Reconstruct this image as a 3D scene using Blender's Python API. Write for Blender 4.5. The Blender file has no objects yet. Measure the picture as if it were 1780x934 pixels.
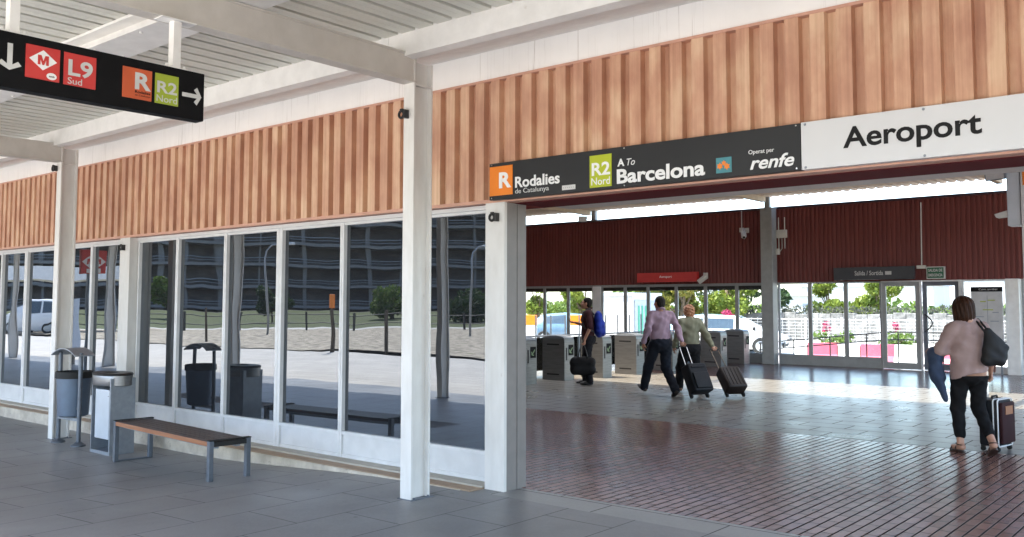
import bpy, bmesh, math, random
import numpy as np
from mathutils import Vector, Matrix, Euler

random.seed(7)
SC = bpy.context.scene
COL = SC.collection
rad = math.radians

# ------------------------------------------------------------------ camera
cam_data = bpy.data.cameras.new("camera")
cam = bpy.data.objects.new("camera", cam_data)
COL.objects.link(cam)
SC.camera = cam
YAW, PITCH, ROLL = rad(-39.956), rad(3.747), rad(0.10)
fw = Vector((math.sin(YAW) * math.cos(PITCH), math.cos(YAW) * math.cos(PITCH), math.sin(PITCH)))
rt = Vector((math.cos(YAW), -math.sin(YAW), 0))
up = rt.cross(fw)
rt2 = rt * math.cos(ROLL) + up * math.sin(ROLL)
up2 = up * math.cos(ROLL) - rt * math.sin(ROLL)
cam.matrix_world = Matrix(((rt2.x, up2.x, -fw.x, 0), (rt2.y, up2.y, -fw.y, 0), (rt2.z, up2.z, -fw.z, 1.7), (0, 0, 0, 1)))
cam_data.sensor_width = 36
cam_data.lens = 36 * 1565.36 / 1780
cam_data.shift_y = -(467 - 428.84) / 1780
cam_data.clip_start = 0.05
cam_data.clip_end = 2000

# ------------------------------------------------------------------ sky, sun, exposure
TO_SUN = Vector((-0.33, -0.37, 1.0)).normalized()
world = bpy.data.worlds.new("World")
SC.world = world
world.use_nodes = True
wn = world.node_tree.nodes
sky = wn.new("ShaderNodeTexSky")
sky.sky_type = 'NISHITA'
sky.sun_disc = False
sky.sun_elevation = math.asin(TO_SUN.z)
sky.sun_rotation = math.atan2(TO_SUN.x, TO_SUN.y)
sky.air_density = 1.0
sky.dust_density = 1.5
sky.ozone_density = 1.0
bg = wn["Background"]
world.node_tree.links.new(sky.outputs[0], bg.inputs[0])
bg.inputs[1].default_value = 0.15
sun_d = bpy.data.lights.new("sun", 'SUN')
sun_d.energy = 3.6
sun_d.angle = rad(0.53)
sun_d.color = (1.0, 0.95, 0.87)
sun = bpy.data.objects.new("sun", sun_d)
COL.objects.link(sun)
sun.rotation_euler = TO_SUN.to_track_quat('Z', 'Y').to_euler()
sun.location = (0, 0, 30)
vs = SC.view_settings
vs.view_transform = 'Standard'
vs.look = 'None'
vs.exposure = 2.8
vs.gamma = 1
vs.use_curve_mapping = False
SC.cycles.use_denoising = True
SC.cycles.max_bounces = 10
SC.cycles.diffuse_bounces = 5
SC.cycles.glossy_bounces = 4
SC.cycles.transparent_max_bounces = 16
SC.cycles.sample_clamp_indirect = 8

# ------------------------------------------------------------------ helpers: objects
WL = {}          # world location of every root / part, so that parts can be built in world coordinates


def thing(name, label, cat, loc=(0, 0, 0), group=None, rot=0.0):
    o = bpy.data.objects.new(name, None)
    COL.objects.link(o)
    o.location = loc
    o.rotation_euler = (0, 0, rot)
    o.empty_display_size = 0.1
    o["label"] = label
    o["category"] = cat
    if group:
        o["group"] = group
    WL[o.name] = Vector(loc)
    return o


def tag(o, label, cat, group=None):
    o["label"] = label
    o["category"] = cat
    if group:
        o["group"] = group
    return o


def copy_tree(o, parent=None):
    c = o.copy()
    COL.objects.link(c)
    if parent is not None:
        c.parent = parent
    for ch in list(o.children):
        copy_tree(ch, c)
    WL[c.name] = Vector(c.location)
    return c


class MB:
    """collects primitive shapes, then links them as ONE mesh object"""

    def __init__(self):
        self.v, self.f, self.m = [], [], []

    def add(self, vs_, fs_, mi=0):
        b = len(self.v)
        self.v += [tuple(p) for p in vs_]
        for f in fs_:
            self.f.append(tuple(b + i for i in f))
            self.m.append(mi)
        return self

    def box(self, x0, x1, y0, y1, z0, z1, mi=0, bev=0.0):
        if bev > 0:
            bm = bmesh.new()
            bmesh.ops.create_cube(bm, size=1)
            for v in bm.verts:
                v.co = Vector(((x0 + x1) / 2 + v.co.x * (x1 - x0), (y0 + y1) / 2 + v.co.y * (y1 - y0), (z0 + z1) / 2 + v.co.z * (z1 - z0)))
            bmesh.ops.bevel(bm, geom=bm.edges[:], offset=bev, segments=2, affect='EDGES', profile=0.5)
            self.bm(bm, mi)
            return self
        v = [(x0, y0, z0), (x1, y0, z0), (x1, y1, z0), (x0, y1, z0), (x0, y0, z1), (x1, y0, z1), (x1, y1, z1), (x0, y1, z1)]
        f = [(0, 3, 2, 1), (4, 5, 6, 7), (0, 1, 5, 4), (1, 2, 6, 5), (2, 3, 7, 6), (3, 0, 4, 7)]
        return self.add(v, f, mi)

    def bm(self, bm, mi=0, mtx=None):
        bm.verts.index_update()
        vs_ = [(mtx @ v.co) if mtx else v.co.copy() for v in bm.verts]
        fs_ = [tuple(v.index for v in f.verts) for f in bm.faces]
        bm.free()
        return self.add(vs_, fs_, mi)

    def obox(self, c, ax, ay, az, hx, hy, hz, mi=0, bev=0.0):
        """oriented box: centre, three unit axes, half sizes"""
        m = Matrix(((ax[0], ay[0], az[0], c[0]), (ax[1], ay[1], az[1], c[1]), (ax[2], ay[2], az[2], c[2]), (0, 0, 0, 1)))
        bm = bmesh.new()
        bmesh.ops.create_cube(bm, size=1)
        for v in bm.verts:
            v.co = Vector((v.co.x * 2 * hx, v.co.y * 2 * hy, v.co.z * 2 * hz))
        if bev > 0:
            bmesh.ops.bevel(bm, geom=bm.edges[:], offset=bev, segments=3, affect='EDGES', profile=0.5)
        return self.bm(bm, mi, m)

    def tube(self, pts, r, n=10, mi=0, cap=True):
        pts = [Vector(p) for p in pts]
        rs = r if isinstance(r, (list, tuple)) else [r] * len(pts)
        rings = []
        u0 = None
        for i, p in enumerate(pts):
            a = pts[max(0, i - 1)]
            b = pts[min(len(pts) - 1, i + 1)]
            d = (b - a).normalized()
            if u0 is None:
                u0 = d.orthogonal().normalized()
            u = (u0 - d * u0.dot(d)).normalized()
            u0 = u
            w = d.cross(u)
            rings.append([p + (u * math.cos(t * 2 * math.pi / n) + w * math.sin(t * 2 * math.pi / n)) * rs[i] for t in range(n)])
        vs_ = [q for ring in rings for q in ring]
        fs_ = []
        for i in range(len(rings) - 1):
            for t in range(n):
                fs_.append((i * n + t, i * n + (t + 1) % n, (i + 1) * n + (t + 1) % n, (i + 1) * n + t))
        if cap:
            fs_.append(tuple(range(n))[::-1])
            fs_.append(tuple((len(rings) - 1) * n + t for t in range(n)))
        return self.add(vs_, fs_, mi)

    def lathe(self, prof, c=(0, 0, 0), n=24, mi=0, sx=1, sy=1):
        vs_, fs_ = [], []
        for (r, z) in prof:
            for t in range(n):
                a = 2 * math.pi * t / n
                vs_.append((c[0] + r * math.cos(a) * sx, c[1] + r * math.sin(a) * sy, c[2] + z))
        for i in range(len(prof) - 1):
            for t in range(n):
                fs_.append((i * n + t, i * n + (t + 1) % n, (i + 1) * n + (t + 1) % n, (i + 1) * n + t))
        return self.add(vs_, fs_, mi)

    def prism(self, poly, axis, a0, a1, mi=0):
        """closed polygon extruded along an axis. axis 'x': poly=(y,z); 'y': poly=(x,z); 'z': poly=(x,y)"""
        def P(p, a):
            return (a, p[0], p[1]) if axis == 'x' else ((p[0], a, p[1]) if axis == 'y' else (p[0], p[1], a))
        n = len(poly)
        vs_ = [P(p, a0) for p in poly] + [P(p, a1) for p in poly]
        fs_ = [tuple(range(n))[::-1], tuple(range(n, 2 * n))]
        for i in range(n):
            j = (i + 1) % n
            fs_.append((i, j, n + j, n + i))
        return self.add(vs_, fs_, mi)

    def sheet(self, prof, axis, a0, a1, mi=0):
        """open polyline extruded along an axis (same convention as prism)"""
        def P(p, a):
            return (a, p[0], p[1]) if axis == 'x' else ((p[0], a, p[1]) if axis == 'y' else (p[0], p[1], a))
        n = len(prof)
        vs_ = [P(p, a0) for p in prof] + [P(p, a1) for p in prof]
        return self.add(vs_, [(i, i + 1, n + i + 1, n + i) for i in range(n - 1)], mi)

    def quad(self, a, b, c, d, mi=0):
        return self.add([a, b, c, d], [(0, 1, 2, 3)], mi)

    def build(self, name, mats, parent=None, label=None, local=False, smooth=False, kind=None, fix=True):
        me = bpy.data.meshes.new(name)
        off = Vector((0, 0, 0))
        if parent is not None and not local:
            off = WL[parent.name]
        me.from_pydata([(p[0] - off.x, p[1] - off.y, p[2] - off.z) for p in self.v], [], self.f)
        for m in (mats if isinstance(mats, (list, tuple)) else [mats]):
            me.materials.append(m)
        me.polygons.foreach_set("material_index", self.m)
        if fix:
            bm = bmesh.new()
            bm.from_mesh(me)
            bmesh.ops.recalc_face_normals(bm, faces=bm.faces[:])
            bm.to_mesh(me)
            bm.free()
        if smooth:
            me.polygons.foreach_set("use_smooth", [True] * len(me.polygons))
            if smooth != 'all':
                me.set_sharp_from_angle(angle=rad(38))
        me.update()
        o = bpy.data.objects.new(name, me)
        COL.objects.link(o)
        if parent is not None:
            o.parent = parent
            WL[o.name] = WL[parent.name].copy()
        else:
            WL[o.name] = Vector((0, 0, 0))
        if label:
            o["label"] = label
        if kind:
            o["kind"] = kind
        return o


# ------------------------------------------------------------------ helpers: materials
def _nt(name):
    m = bpy.data.materials.new(name)
    m.use_nodes = True
    nt = m.node_tree
    return m, nt, nt.nodes, nt.links, nt.nodes["Principled BSDF"]


def noise(nt, scale, detail=4, rough=0.55, stretch=(1, 1, 1), coord='Object'):
    tc = nt.nodes.new("ShaderNodeTexCoord")
    mp = nt.nodes.new("ShaderNodeMapping")
    mp.inputs['Scale'].default_value = stretch
    nz = nt.nodes.new("ShaderNodeTexNoise")
    nz.inputs['Scale'].default_value = scale
    nz.inputs['Detail'].default_value = detail
    nz.inputs['Roughness'].default_value = rough
    nt.links.new(tc.outputs[coord], mp.inputs[0])
    nt.links.new(mp.outputs[0], nz.inputs[0])
    return nz


def ramp(nt, src, stops):
    r = nt.nodes.new("ShaderNodeValToRGB")
    e = r.color_ramp.elements
    while len(e) < len(stops):
        e.new(0.5)
    for i, (p, c) in enumerate(stops):
        e[i].position = p
        e[i].color = (c[0], c[1], c[2], 1) if isinstance(c, (tuple, list)) else (c, c, c, 1)
    nt.links.new(src, r.inputs[0])
    return r


def mixc(nt, fac, a, b, mode='MIX'):
    m = nt.nodes.new("ShaderNodeMix")
    m.data_type = 'RGBA'
    m.blend_type = mode
    for i, s in ((0, fac), (6, a), (7, b)):
        if hasattr(s, 'is_output'):
            nt.links.new(s, m.inputs[i])
        elif i == 0:
            m.inputs[0].default_value = s
        else:
            m.inputs[i].default_value = (s[0], s[1], s[2], 1)
    return m.outputs[2]


def bump(nt, src, strength, dist=0.01):
    b = nt.nodes.new("ShaderNodeBump")
    b.inputs['Strength'].default_value = strength
    b.inputs['Distance'].default_value = dist
    nt.links.new(src, b.inputs['Height'])
    return b


def mat(name, col, rough=0.6, metal=0.0, col2=None, scale=6, stretch=(1, 1, 1), lo=0.35, hi=0.65, bmp=0.0, bscale=40, bdist=0.004, spec=0.5, coat=0.0, dirt=None, dscale=2.5, dlo=0.55, dhi=0.75):
    m, nt, N, L, P = _nt(name)
    if col2 is None:
        col2 = tuple(c * 0.86 for c in col)
    nz = noise(nt, scale, stretch=stretch)
    out = ramp(nt, nz.outputs[0], [(lo, col2), (hi, col)]).outputs[0]
    if dirt:
        nd = noise(nt, dscale, detail=8, rough=0.7, stretch=stretch)
        fac = ramp(nt, nd.outputs[0], [(dlo, 0.0), (dhi, 1.0)]).outputs[0]
        out = mixc(nt, fac, out, dirt)
    L.new(out, P.inputs['Base Color'])
    P.inputs['Roughness'].default_value = rough
    P.inputs['Metallic'].default_value = metal
    P.inputs['Specular IOR Level'].default_value = spec
    P.inputs['Coat Weight'].default_value = coat
    if bmp > 0:
        nb = noise(nt, bscale, detail=5)
        L.new(bump(nt, nb.outputs[0], bmp, bdist).outputs[0], P.inputs['Normal'])
    return m


def S(r, g, b):
    """sRGB 0..255 -> linear"""
    def f(c):
        c /= 255
        return c / 12.92 if c <= 0.04045 else ((c + 0.055) / 1.055) ** 2.4
    return (f(r), f(g), f(b))


def mat_tiles(name, c1, c2, mortar, bw, bh, ms, rough, swap=False, offset=0.5, bumpd=0.004, noise_amt=0.35, nscale=0.7, spec=0.5, stain=None, gum=False, groove=0.0):
    m, nt, N, L, P = _nt(name)
    tc = N.new("ShaderNodeTexCoord")
    mp = N.new("ShaderNodeMapping")
    if swap:
        mp.inputs['Rotation'].default_value = (0, 0, rad(90))
    L.new(tc.outputs['Object'], mp.inputs[0])
    br = N.new("ShaderNodeTexBrick")
    br.offset = offset
    br.inputs['Color1'].default_value = (*c1, 1)
    br.inputs['Color2'].default_value = (*c2, 1)
    br.inputs['Mortar'].default_value = (*mortar, 1)
    br.inputs['Scale'].default_value = 1
    br.inputs['Mortar Size'].default_value = ms
    br.inputs['Mortar Smooth'].default_value = 0.1
    br.inputs['Brick Width'].default_value = bw
    br.inputs['Row Height'].default_value = bh
    L.new(mp.outputs[0], br.inputs[0])
    nz = noise(nt, nscale, detail=8, rough=0.65)
    r = ramp(nt, nz.outputs[0], [(0.3, 1 - noise_amt), (0.7, 1.0)])
    out = mixc(nt, 1.0, br.outputs[0], r.outputs[0], 'MULTIPLY')
    nf = noise(nt, 45, detail=5, rough=0.7)
    out = mixc(nt, 1.0, out, ramp(nt, nf.outputs[0], [(0.3, 0.82), (0.7, 1.0)]).outputs[0], 'MULTIPLY')
    if stain:
        ns = noise(nt, 1.6, detail=10, rough=0.75)
        out = mixc(nt, ramp(nt, ns.outputs[0], [(0.56, 0.0), (0.70, 0.8)]).outputs[0], out, stain)
    if gum:
        for sc, th, dk in ((1.3, 0.045, 0.40), (2.6, 0.055, 0.62), (0.45, 0.05, 0.6)):
            vo = N.new("ShaderNodeTexVoronoi")
            vo.inputs['Scale'].default_value = sc
            L.new(tc.outputs['Object'], vo.inputs[0])
            out = mixc(nt, 1.0, out, ramp(nt, vo.outputs[0], [(th * .7, dk), (th, 1.0)]).outputs[0], 'MULTIPLY')
        ng = noise(nt, 0.28, detail=5, rough=0.6)
        out = mixc(nt, 1.0, out, ramp(nt, ng.outputs[0], [(0.35, 0.74), (0.62, 1.10)]).outputs[0], 'MULTIPLY')
    joint = br.outputs[1]
    if groove:
        sx = N.new("ShaderNodeSeparateXYZ")
        L.new(tc.outputs['Object'], sx.inputs[0])
        def op(o_, a, b_=None):
            q = N.new("ShaderNodeMath")
            q.operation = o_
            L.new(a, q.inputs[0])
            if b_ is not None:
                q.inputs[1].default_value = b_
            return q.outputs[0]
        d_ = op('ABSOLUTE', op('SUBTRACT', op('FRACT', op('ADD', op('DIVIDE', sx.outputs[0], bh), 0.5)), 0.5))
        g_ = ramp(nt, d_, [(groove * .38 / bh, 1.0), (groove * .62 / bh, 0.0)]).outputs[0]
        out = mixc(nt, g_, out, mortar)
        mj = N.new("ShaderNodeMath")
        mj.operation = 'MAXIMUM'
        L.new(g_, mj.inputs[0])
        L.new(op('MULTIPLY', joint, 0.85), mj.inputs[1])
        joint = mj.outputs[0]
    L.new(out, P.inputs['Base Color'])
    nr = noise(nt, 1.7, detail=6)
    rb = ramp(nt, nr.outputs[0], [(0.25, max(0.0, rough - 0.05)), (0.75, rough + 0.05)]).outputs[0]
    L.new(mixc(nt, joint, rb, (0.95, 0.95, 0.95)), P.inputs['Roughness'])
    L.new(mixc(nt, joint, (spec, spec, spec), (0.03, 0.03, 0.03)), P.inputs['Specular IOR Level'])
    inv = N.new("ShaderNodeMath")
    inv.operation = 'SUBTRACT'
    inv.inputs[0].default_value = 1
    L.new(joint, inv.inputs[1])
    b = bump(nt, inv.outputs[0], 0.8, bumpd)
    L.new(b.outputs[0], P.inputs['Normal'])
    return m


def mat_wood_clad():
    """painted ribbed cladding, peach and terracotta grain running up and down"""
    m, nt, N, L, P = _nt("peach_cladding")
    n1 = noise(nt, 1.0, detail=5, rough=0.55, stretch=(4.5, 2, 2.1))
    n2 = noise(nt, 1.0, detail=8, rough=0.6, stretch=(38, 6, 0.7))
    n3 = noise(nt, 0.35, detail=2)
    c = ramp(nt, n1.outputs[0], [(0.33, (0.47, 0.235, 0.150)), (0.50, (0.59, 0.335, 0.215)), (0.68, (0.72, 0.49, 0.32))]).outputs[0]
    c = mixc(nt, 1.0, c, ramp(nt, n2.outputs[0], [(0.3, (0.78, 0.71, 0.67)), (0.62, (1, 1, 1))]).outputs[0], 'MULTIPLY')
    c = mixc(nt, ramp(nt, n3.outputs[0], [(0.35, 0.0), (0.75, 0.35)]).outputs[0], c, (0.70, 0.44, 0.31))
    L.new(c, P.inputs['Base Color'])
    P.inputs['Roughness'].default_value = 0.55
    L.new(bump(nt, n2.outputs[0], 0.2, 0.004).outputs[0], P.inputs['Normal'])
    return m


def mat_white_streaked(name, col, streak, amt=0.7):
    """white paint with grey run-off streaks"""
    m, nt, N, L, P = _nt(name)
    n1 = noise(nt, 1.0, detail=6, rough=0.7, stretch=(42, 42, 0.8))
    n2 = noise(nt, 0.8, detail=3)
    f = N.new("ShaderNodeMath")
    f.operation = 'MULTIPLY'
    L.new(ramp(nt, n1.outputs[0], [(0.57, 0.0), (0.68, 1.0)]).outputs[0], f.inputs[0])
    L.new(ramp(nt, n2.outputs[0], [(0.42, 0.0), (0.62, amt)]).outputs[0], f.inputs[1])
    c = mixc(nt, f.outputs[0], col, streak)
    n3 = noise(nt, 3, detail=5)
    c = mixc(nt, 1.0, c, ramp(nt, n3.outputs[0], [(0.3, 0.93), (0.7, 1.0)]).outputs[0], 'MULTIPLY')
    L.new(c, P.inputs['Base Color'])
    P.inputs['Roughness'].default_value = 0.5
    return m


def mat_mirror_glass(name, seed):
    """dark solar-control glass: a reflective coat over a near-black body, slightly wavy"""
    m, nt, N, L, P = _nt(name)
    N.remove(P)
    out = N["Material Output"]
    gl = N.new("ShaderNodeBsdfGlossy")
    gl.inputs['Color'].default_value = (0.86, 0.93, 1.0, 1)
    gl.inputs['Roughness'].default_value = 0.0
    df = N.new("ShaderNodeBsdfDiffuse")
    df.inputs['Color'].default_value = (0.016, 0.017, 0.020, 1)
    lw = N.new("ShaderNodeFresnel")
    lw.inputs['IOR'].default_value = 2.05
    ad = N.new("ShaderNodeMath")
    ad.operation = 'ADD'
    ad.inputs[1].default_value = 0.015
    L.new(lw.outputs[0], ad.inputs[0])
    mx = N.new("ShaderNodeMixShader")
    L.new(ad.outputs[0], mx.inputs[0])
    L.new(df.outputs[0], mx.inputs[1])
    L.new(gl.outputs[0], mx.inputs[2])
    L.new(mx.outputs[0], out.inputs[0])
    ns = noise(nt, 2.2, detail=7, rough=0.7, stretch=(1, 1, .6))
    L.new(ramp(nt, ns.outputs[0], [(0.50, 0.0), (0.75, 0.035)]).outputs[0], gl.inputs['Roughness'])
    nz = noise(nt, 1.0, detail=1.5, stretch=(0.9, 1, 0.75))
    mp = [n for n in N if n.type == 'MAPPING'][1]
    mp.inputs['Location'].default_value = (seed * 3.7, seed, seed * 1.9)
    b = bump(nt, nz.outputs[0], 0.6, 0.006)
    for s in (gl, lw):
        L.new(b.outputs[0], s.inputs['Normal'])
    return m


def mat_clear_glass():
    m, nt, N, L, P = _nt("clear_glass")
    N.remove(P)
    out = N["Material Output"]
    tr = N.new("ShaderNodeBsdfTransparent")
    tr.inputs[0].default_value = (0.93, 0.96, 0.95, 1)
    gl = N.new("ShaderNodeBsdfGlossy")
    gl.inputs['Roughness'].default_value = 0.02
    fr = N.new("ShaderNodeFresnel")
    fr.inputs['IOR'].default_value = 1.45
    mx = N.new("ShaderNodeMixShader")
    L.new(fr.outputs[0], mx.inputs[0])
    L.new(tr.outputs[0], mx.inputs[1])
    L.new(gl.outputs[0], mx.inputs[2])
    L.new(mx.outputs[0], out.inputs[0])
    return m


def mat_leaf(name, c1, c2, c3):
    m, nt, N, L, P = _nt(name)
    nz = noise(nt, 1.3, detail=3)
    nf = noise(nt, 9, detail=2)
    c = ramp(nt, nz.outputs[0], [(0.3, c1), (0.5, c2), (0.72, c3)]).outputs[0]
    c = mixc(nt, 1.0, c, ramp(nt, nf.outputs[0], [(0.25, 0.55), (0.75, 1.0)]).outputs[0], 'MULTIPLY')
    L.new(c, P.inputs['Base Color'])
    P.inputs['Roughness'].default_value = 0.55
    P.inputs['Specular IOR Level'].default_value = 0.3
    tl = N.new("ShaderNodeBsdfTranslucent")
    L.new(c, tl.inputs[0])
    mx = N.new("ShaderNodeMixShader")
    mx.inputs[0].default_value = 0.35
    L.new(P.outputs[0], mx.inputs[1])
    L.new(tl.outputs[0], mx.inputs[2])
    L.new(mx.outputs[0], N["Material Output"].inputs[0])
    return m


M = {}
M['white'] = mat_white_streaked("white_paint", (0.86, 0.84, 0.81), (0.42, 0.37, 0.32), 0.85)
M['white_plain'] = mat("white_steel", (0.78, 0.77, 0.75), 0.45, col2=(0.70, 0.69, 0.67), dirt=(0.45, 0.40, 0.34), dlo=0.66, dhi=0.82, dscale=5)
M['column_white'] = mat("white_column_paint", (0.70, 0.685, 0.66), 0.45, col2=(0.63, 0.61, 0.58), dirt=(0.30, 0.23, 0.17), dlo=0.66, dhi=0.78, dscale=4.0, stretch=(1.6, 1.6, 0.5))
M['beam'] = mat("grey_beam_paint", (0.56, 0.53, 0.49), 0.5, col2=(0.50, 0.47, 0.43), dirt=(0.38, 0.34, 0.29), dlo=0.62, dhi=0.85)
M['deck'] = mat("roof_deck_cream", (0.67, 0.66, 0.59), 0.5, col2=(0.61, 0.60, 0.54), scale=2, stretch=(1, 0.3, 1))
M['cream_roof'] = mat("hall_roof_cream", (0.72, 0.60, 0.46), 0.6)
M['alu'] = mat("white_aluminium", (0.68, 0.68, 0.68), 0.35, metal=0.0, col2=(0.61, 0.61, 0.61))
M['kick'] = mat("white_infill_panel", (0.64, 0.64, 0.64), 0.4, col2=(0.58, 0.58, 0.58), dirt=(0.5, 0.48, 0.44), dlo=0.68, dhi=0.85, dscale=4)
M['clad'] = mat_wood_clad()
M['clad_trim'] = mat("peach_trim", (0.60, 0.33, 0.24), 0.5)
M['maroon'] = mat("maroon_cladding", (0.175, 0.042, 0.037), 0.5, col2=(0.14, 0.032, 0.029), scale=1.0, stretch=(9, 2, 0.5))
M['maroon_soffit'] = mat("maroon_soffit", (0.115, 0.013, 0.017), 0.7, spec=0.08)
M['grey_steel'] = mat("grey_steel_paint", (0.30, 0.31, 0.31), 0.45, col2=(0.26, 0.27, 0.27))
M['flank'] = mat("grey_flank_paint_shaded", (0.22, 0.20, 0.188), 0.5, col2=(0.19, 0.175, 0.165), dirt=(0.2, 0.16, 0.13), dlo=0.66, dhi=0.8)  # grey paint, with shade on the hall-facing side put into the colour
M['dark'] = mat("black_satin", (0.012, 0.012, 0.013), 0.4)
M['rubber'] = mat("black_rubber", (0.015, 0.015, 0.015), 0.75)
M['sign_black'] = mat("sign_black", (0.006, 0.006, 0.007), 0.55, col2=(0.005, 0.005, 0.006), spec=0.12)
M['sign_dark'] = mat("sign_charcoal", (0.027, 0.028, 0.030), 0.45, col2=(0.022, 0.023, 0.025), scale=1.5, spec=0.25)
M['sign_white'] = mat("sign_white", (0.66, 0.66, 0.67), 0.35, col2=(0.62, 0.62, 0.63), scale=1.2)
M['letter_white'] = mat("white_vinyl", (0.80, 0.80, 0.80), 0.4, col2=(0.78, 0.78, 0.78))
M['letter_grey'] = mat("grey_white_vinyl", (0.58, 0.58, 0.57), 0.5)
M['letter_black'] = mat("black_vinyl", (0.009, 0.009, 0.010), 0.5, spec=0.2)
M['red'] = mat("red_vinyl", (0.55, 0.035, 0.03), 0.4, col2=(0.50, 0.03, 0.028))
M['orange'] = mat("orange_vinyl", (0.80, 0.22, 0.015), 0.4, col2=(0.76, 0.20, 0.013))
M['orange_red'] = mat("orange_red_vinyl", (0.58, 0.10, 0.03), 0.4)
M['lime'] = mat("lime_vinyl", (0.42, 0.48, 0.015), 0.4, col2=(0.40, 0.455, 0.014))
M['lime_dull'] = mat("lime_vinyl_faded", (0.34, 0.42, 0.03), 0.45)
M['teal'] = mat("teal_vinyl", (0.06, 0.26, 0.30), 0.4)
M['green_sign'] = mat("green_sign", (0.02, 0.12, 0.06), 0.4)
M['stainless'] = mat("brushed_stainless", (0.265, 0.262, 0.262), 0.40, metal=0.9, col2=(0.21, 0.208, 0.208), scale=3, stretch=(1, 1, 12))
M['galv'] = mat("galvanised_steel", (0.30, 0.33, 0.37), 0.42, metal=0.5, col2=(0.25, 0.275, 0.31), scale=14, dirt=(0.22, 0.22, 0.22), dlo=0.68, dhi=0.85, dscale=6)
M['galv_dark'] = mat("slate_grey_steel", (0.135, 0.155, 0.185), 0.42, metal=0.4, col2=(0.11, 0.125, 0.15), scale=14)
M['galv_light'] = mat("light_grey_enamel", (0.52, 0.56, 0.61), 0.4, metal=0.2, col2=(0.47, 0.51, 0.55), scale=5, dirt=(0.3, 0.3, 0.3), dlo=0.72, dhi=0.88, dscale=7)
M['bin_blue'] = mat("blue_grey_perforated", (0.105, 0.145, 0.205), 0.45, metal=0.3, col2=(0.10, 0.13, 0.18), scale=10)
M['chrome'] = mat("chrome", (0.72, 0.72, 0.72), 0.18, metal=1.0)
M['wood'] = mat("varnished_slat", (0.062, 0.027, 0.016), 0.4, col2=(0.034, 0.015, 0.010), scale=1.0, stretch=(1.2, 40, 40), bmp=0.1)
M['wood_edge'] = mat("varnished_slat_edge", (0.36, 0.15, 0.065), 0.45, col2=(0.24, 0.09, 0.035), scale=1.0, stretch=(1.2, 40, 40))
M['plinth_top'] = mat("tan_stone_ledge", (0.40, 0.29, 0.20), 0.7, col2=(0.30, 0.22, 0.155), scale=2.5, bmp=0.2, dirt=(0.22, 0.17, 0.13), dlo=0.58, dhi=0.8)
M['plinth_face'] = mat("rough_cream_render", (0.62, 0.56, 0.47), 0.85, col2=(0.42, 0.37, 0.31), scale=5, bmp=0.9, bscale=28, bdist=0.012, dirt=(0.26, 0.22, 0.18), dscale=9, dlo=0.58, dhi=0.72)
M['concrete'] = mat("pale_concrete", (0.46, 0.44, 0.41), 0.8, col2=(0.38, 0.365, 0.34), scale=1.5, bmp=0.2)
M['asphalt'] = mat("asphalt", (0.07, 0.07, 0.072), 0.85, bmp=0.3, bscale=120)
M['grass'] = mat("lawn", (0.07, 0.085, 0.025), 0.9, col2=(0.05, 0.062, 0.02), scale=0.8, bmp=0.5, bscale=20)
M['gravel'] = mat("gravel", (0.44, 0.38, 0.30), 0.9, col2=(0.17, 0.145, 0.11), scale=2.6, lo=0.42, hi=0.58, bmp=0.9, bscale=14, bdist=0.05, dirt=(0.11, 0.12, 0.05), dscale=1.2, dlo=0.56, dhi=0.66)
M['earth'] = mat("dry_earth", (0.22, 0.19, 0.13), 0.95)
M['paver'] = mat_tiles("slate_pavers", (0.282, 0.280, 0.280), (0.262, 0.260, 0.260), (0.19, 0.19, 0.193), 0.9, 0.6, 0.004, 0.42, swap=True, bumpd=0.003, noise_amt=0.30, stain=(0.17, 0.172, 0.178), gum=True)
M['plaza'] = mat_tiles("plaza_pavers", (0.54, 0.505, 0.455), (0.48, 0.45, 0.41), (0.30, 0.28, 0.255), 0.9, 0.45, 0.008, 0.7, bumpd=0.003, noise_amt=0.22)
M['border'] = mat_tiles("grey_threshold_slabs", (0.32, 0.315, 0.305), (0.29, 0.285, 0.275), (0.08, 0.08, 0.08), 1.0, 0.6, 0.005, 0.4, bumpd=0.002, noise_amt=0.15)
M['brick_tile'] = mat_tiles("red_clay_tile", (0.37, 0.20, 0.165), (0.265, 0.14, 0.115), (0.022, 0.014, 0.014), 0.22, 0.087, 0.0055, 0.21, swap=True, offset=0.37, bumpd=0.005, noise_amt=0.24, nscale=0.45, spec=0.42, groove=0.0135)
M['dark_tile'] = mat_tiles("brown_clay_tile", (0.150, 0.075, 0.062), (0.125, 0.062, 0.052), (0.030, 0.018, 0.018), 0.25, 0.087, 0.0035, 0.20, groove=0.012, swap=True, offset=0.5, bumpd=0.005, noise_amt=0.25)
M['hall_slab'] = mat_tiles("grey_hall_slabs", (0.25, 0.238, 0.215), (0.22, 0.208, 0.19), (0.11, 0.095, 0.08), 0.6, 0.4, 0.008, 0.30, bumpd=0.002, noise_amt=0.22)
M['clear'] = mat_clear_glass()
M['skin'] = mat("skin", (0.52, 0.29, 0.20), 0.5, col2=(0.46, 0.24, 0.165), scale=12)
M['skin_tan'] = mat("tanned_skin", (0.40, 0.20, 0.13), 0.5, col2=(0.35, 0.17, 0.11), scale=12)
M['eye'] = mat("eye", (0.03, 0.02, 0.02), 0.2)
M['car_glass'] = mat("car_glass", (0.03, 0.05, 0.07), 0.08, spec=0.8)
M['white_car'] = mat("white_car_paint", (0.78, 0.78, 0.78), 0.25, coat=0.6, col2=(0.76, 0.76, 0.76))
M['blue_car'] = mat("blue_grey_car_paint", (0.10, 0.17, 0.24), 0.25, coat=0.6)
M['silver_car'] = mat("silver_car_paint", (0.42, 0.44, 0.46), 0.3, metal=0.4, coat=0.6)
M['tail'] = mat("red_lamp_lens", (0.5, 0.02, 0.02), 0.2)
M['lamp'] = mat("lamp_lens", (0.7, 0.7, 0.7), 0.1)
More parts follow.
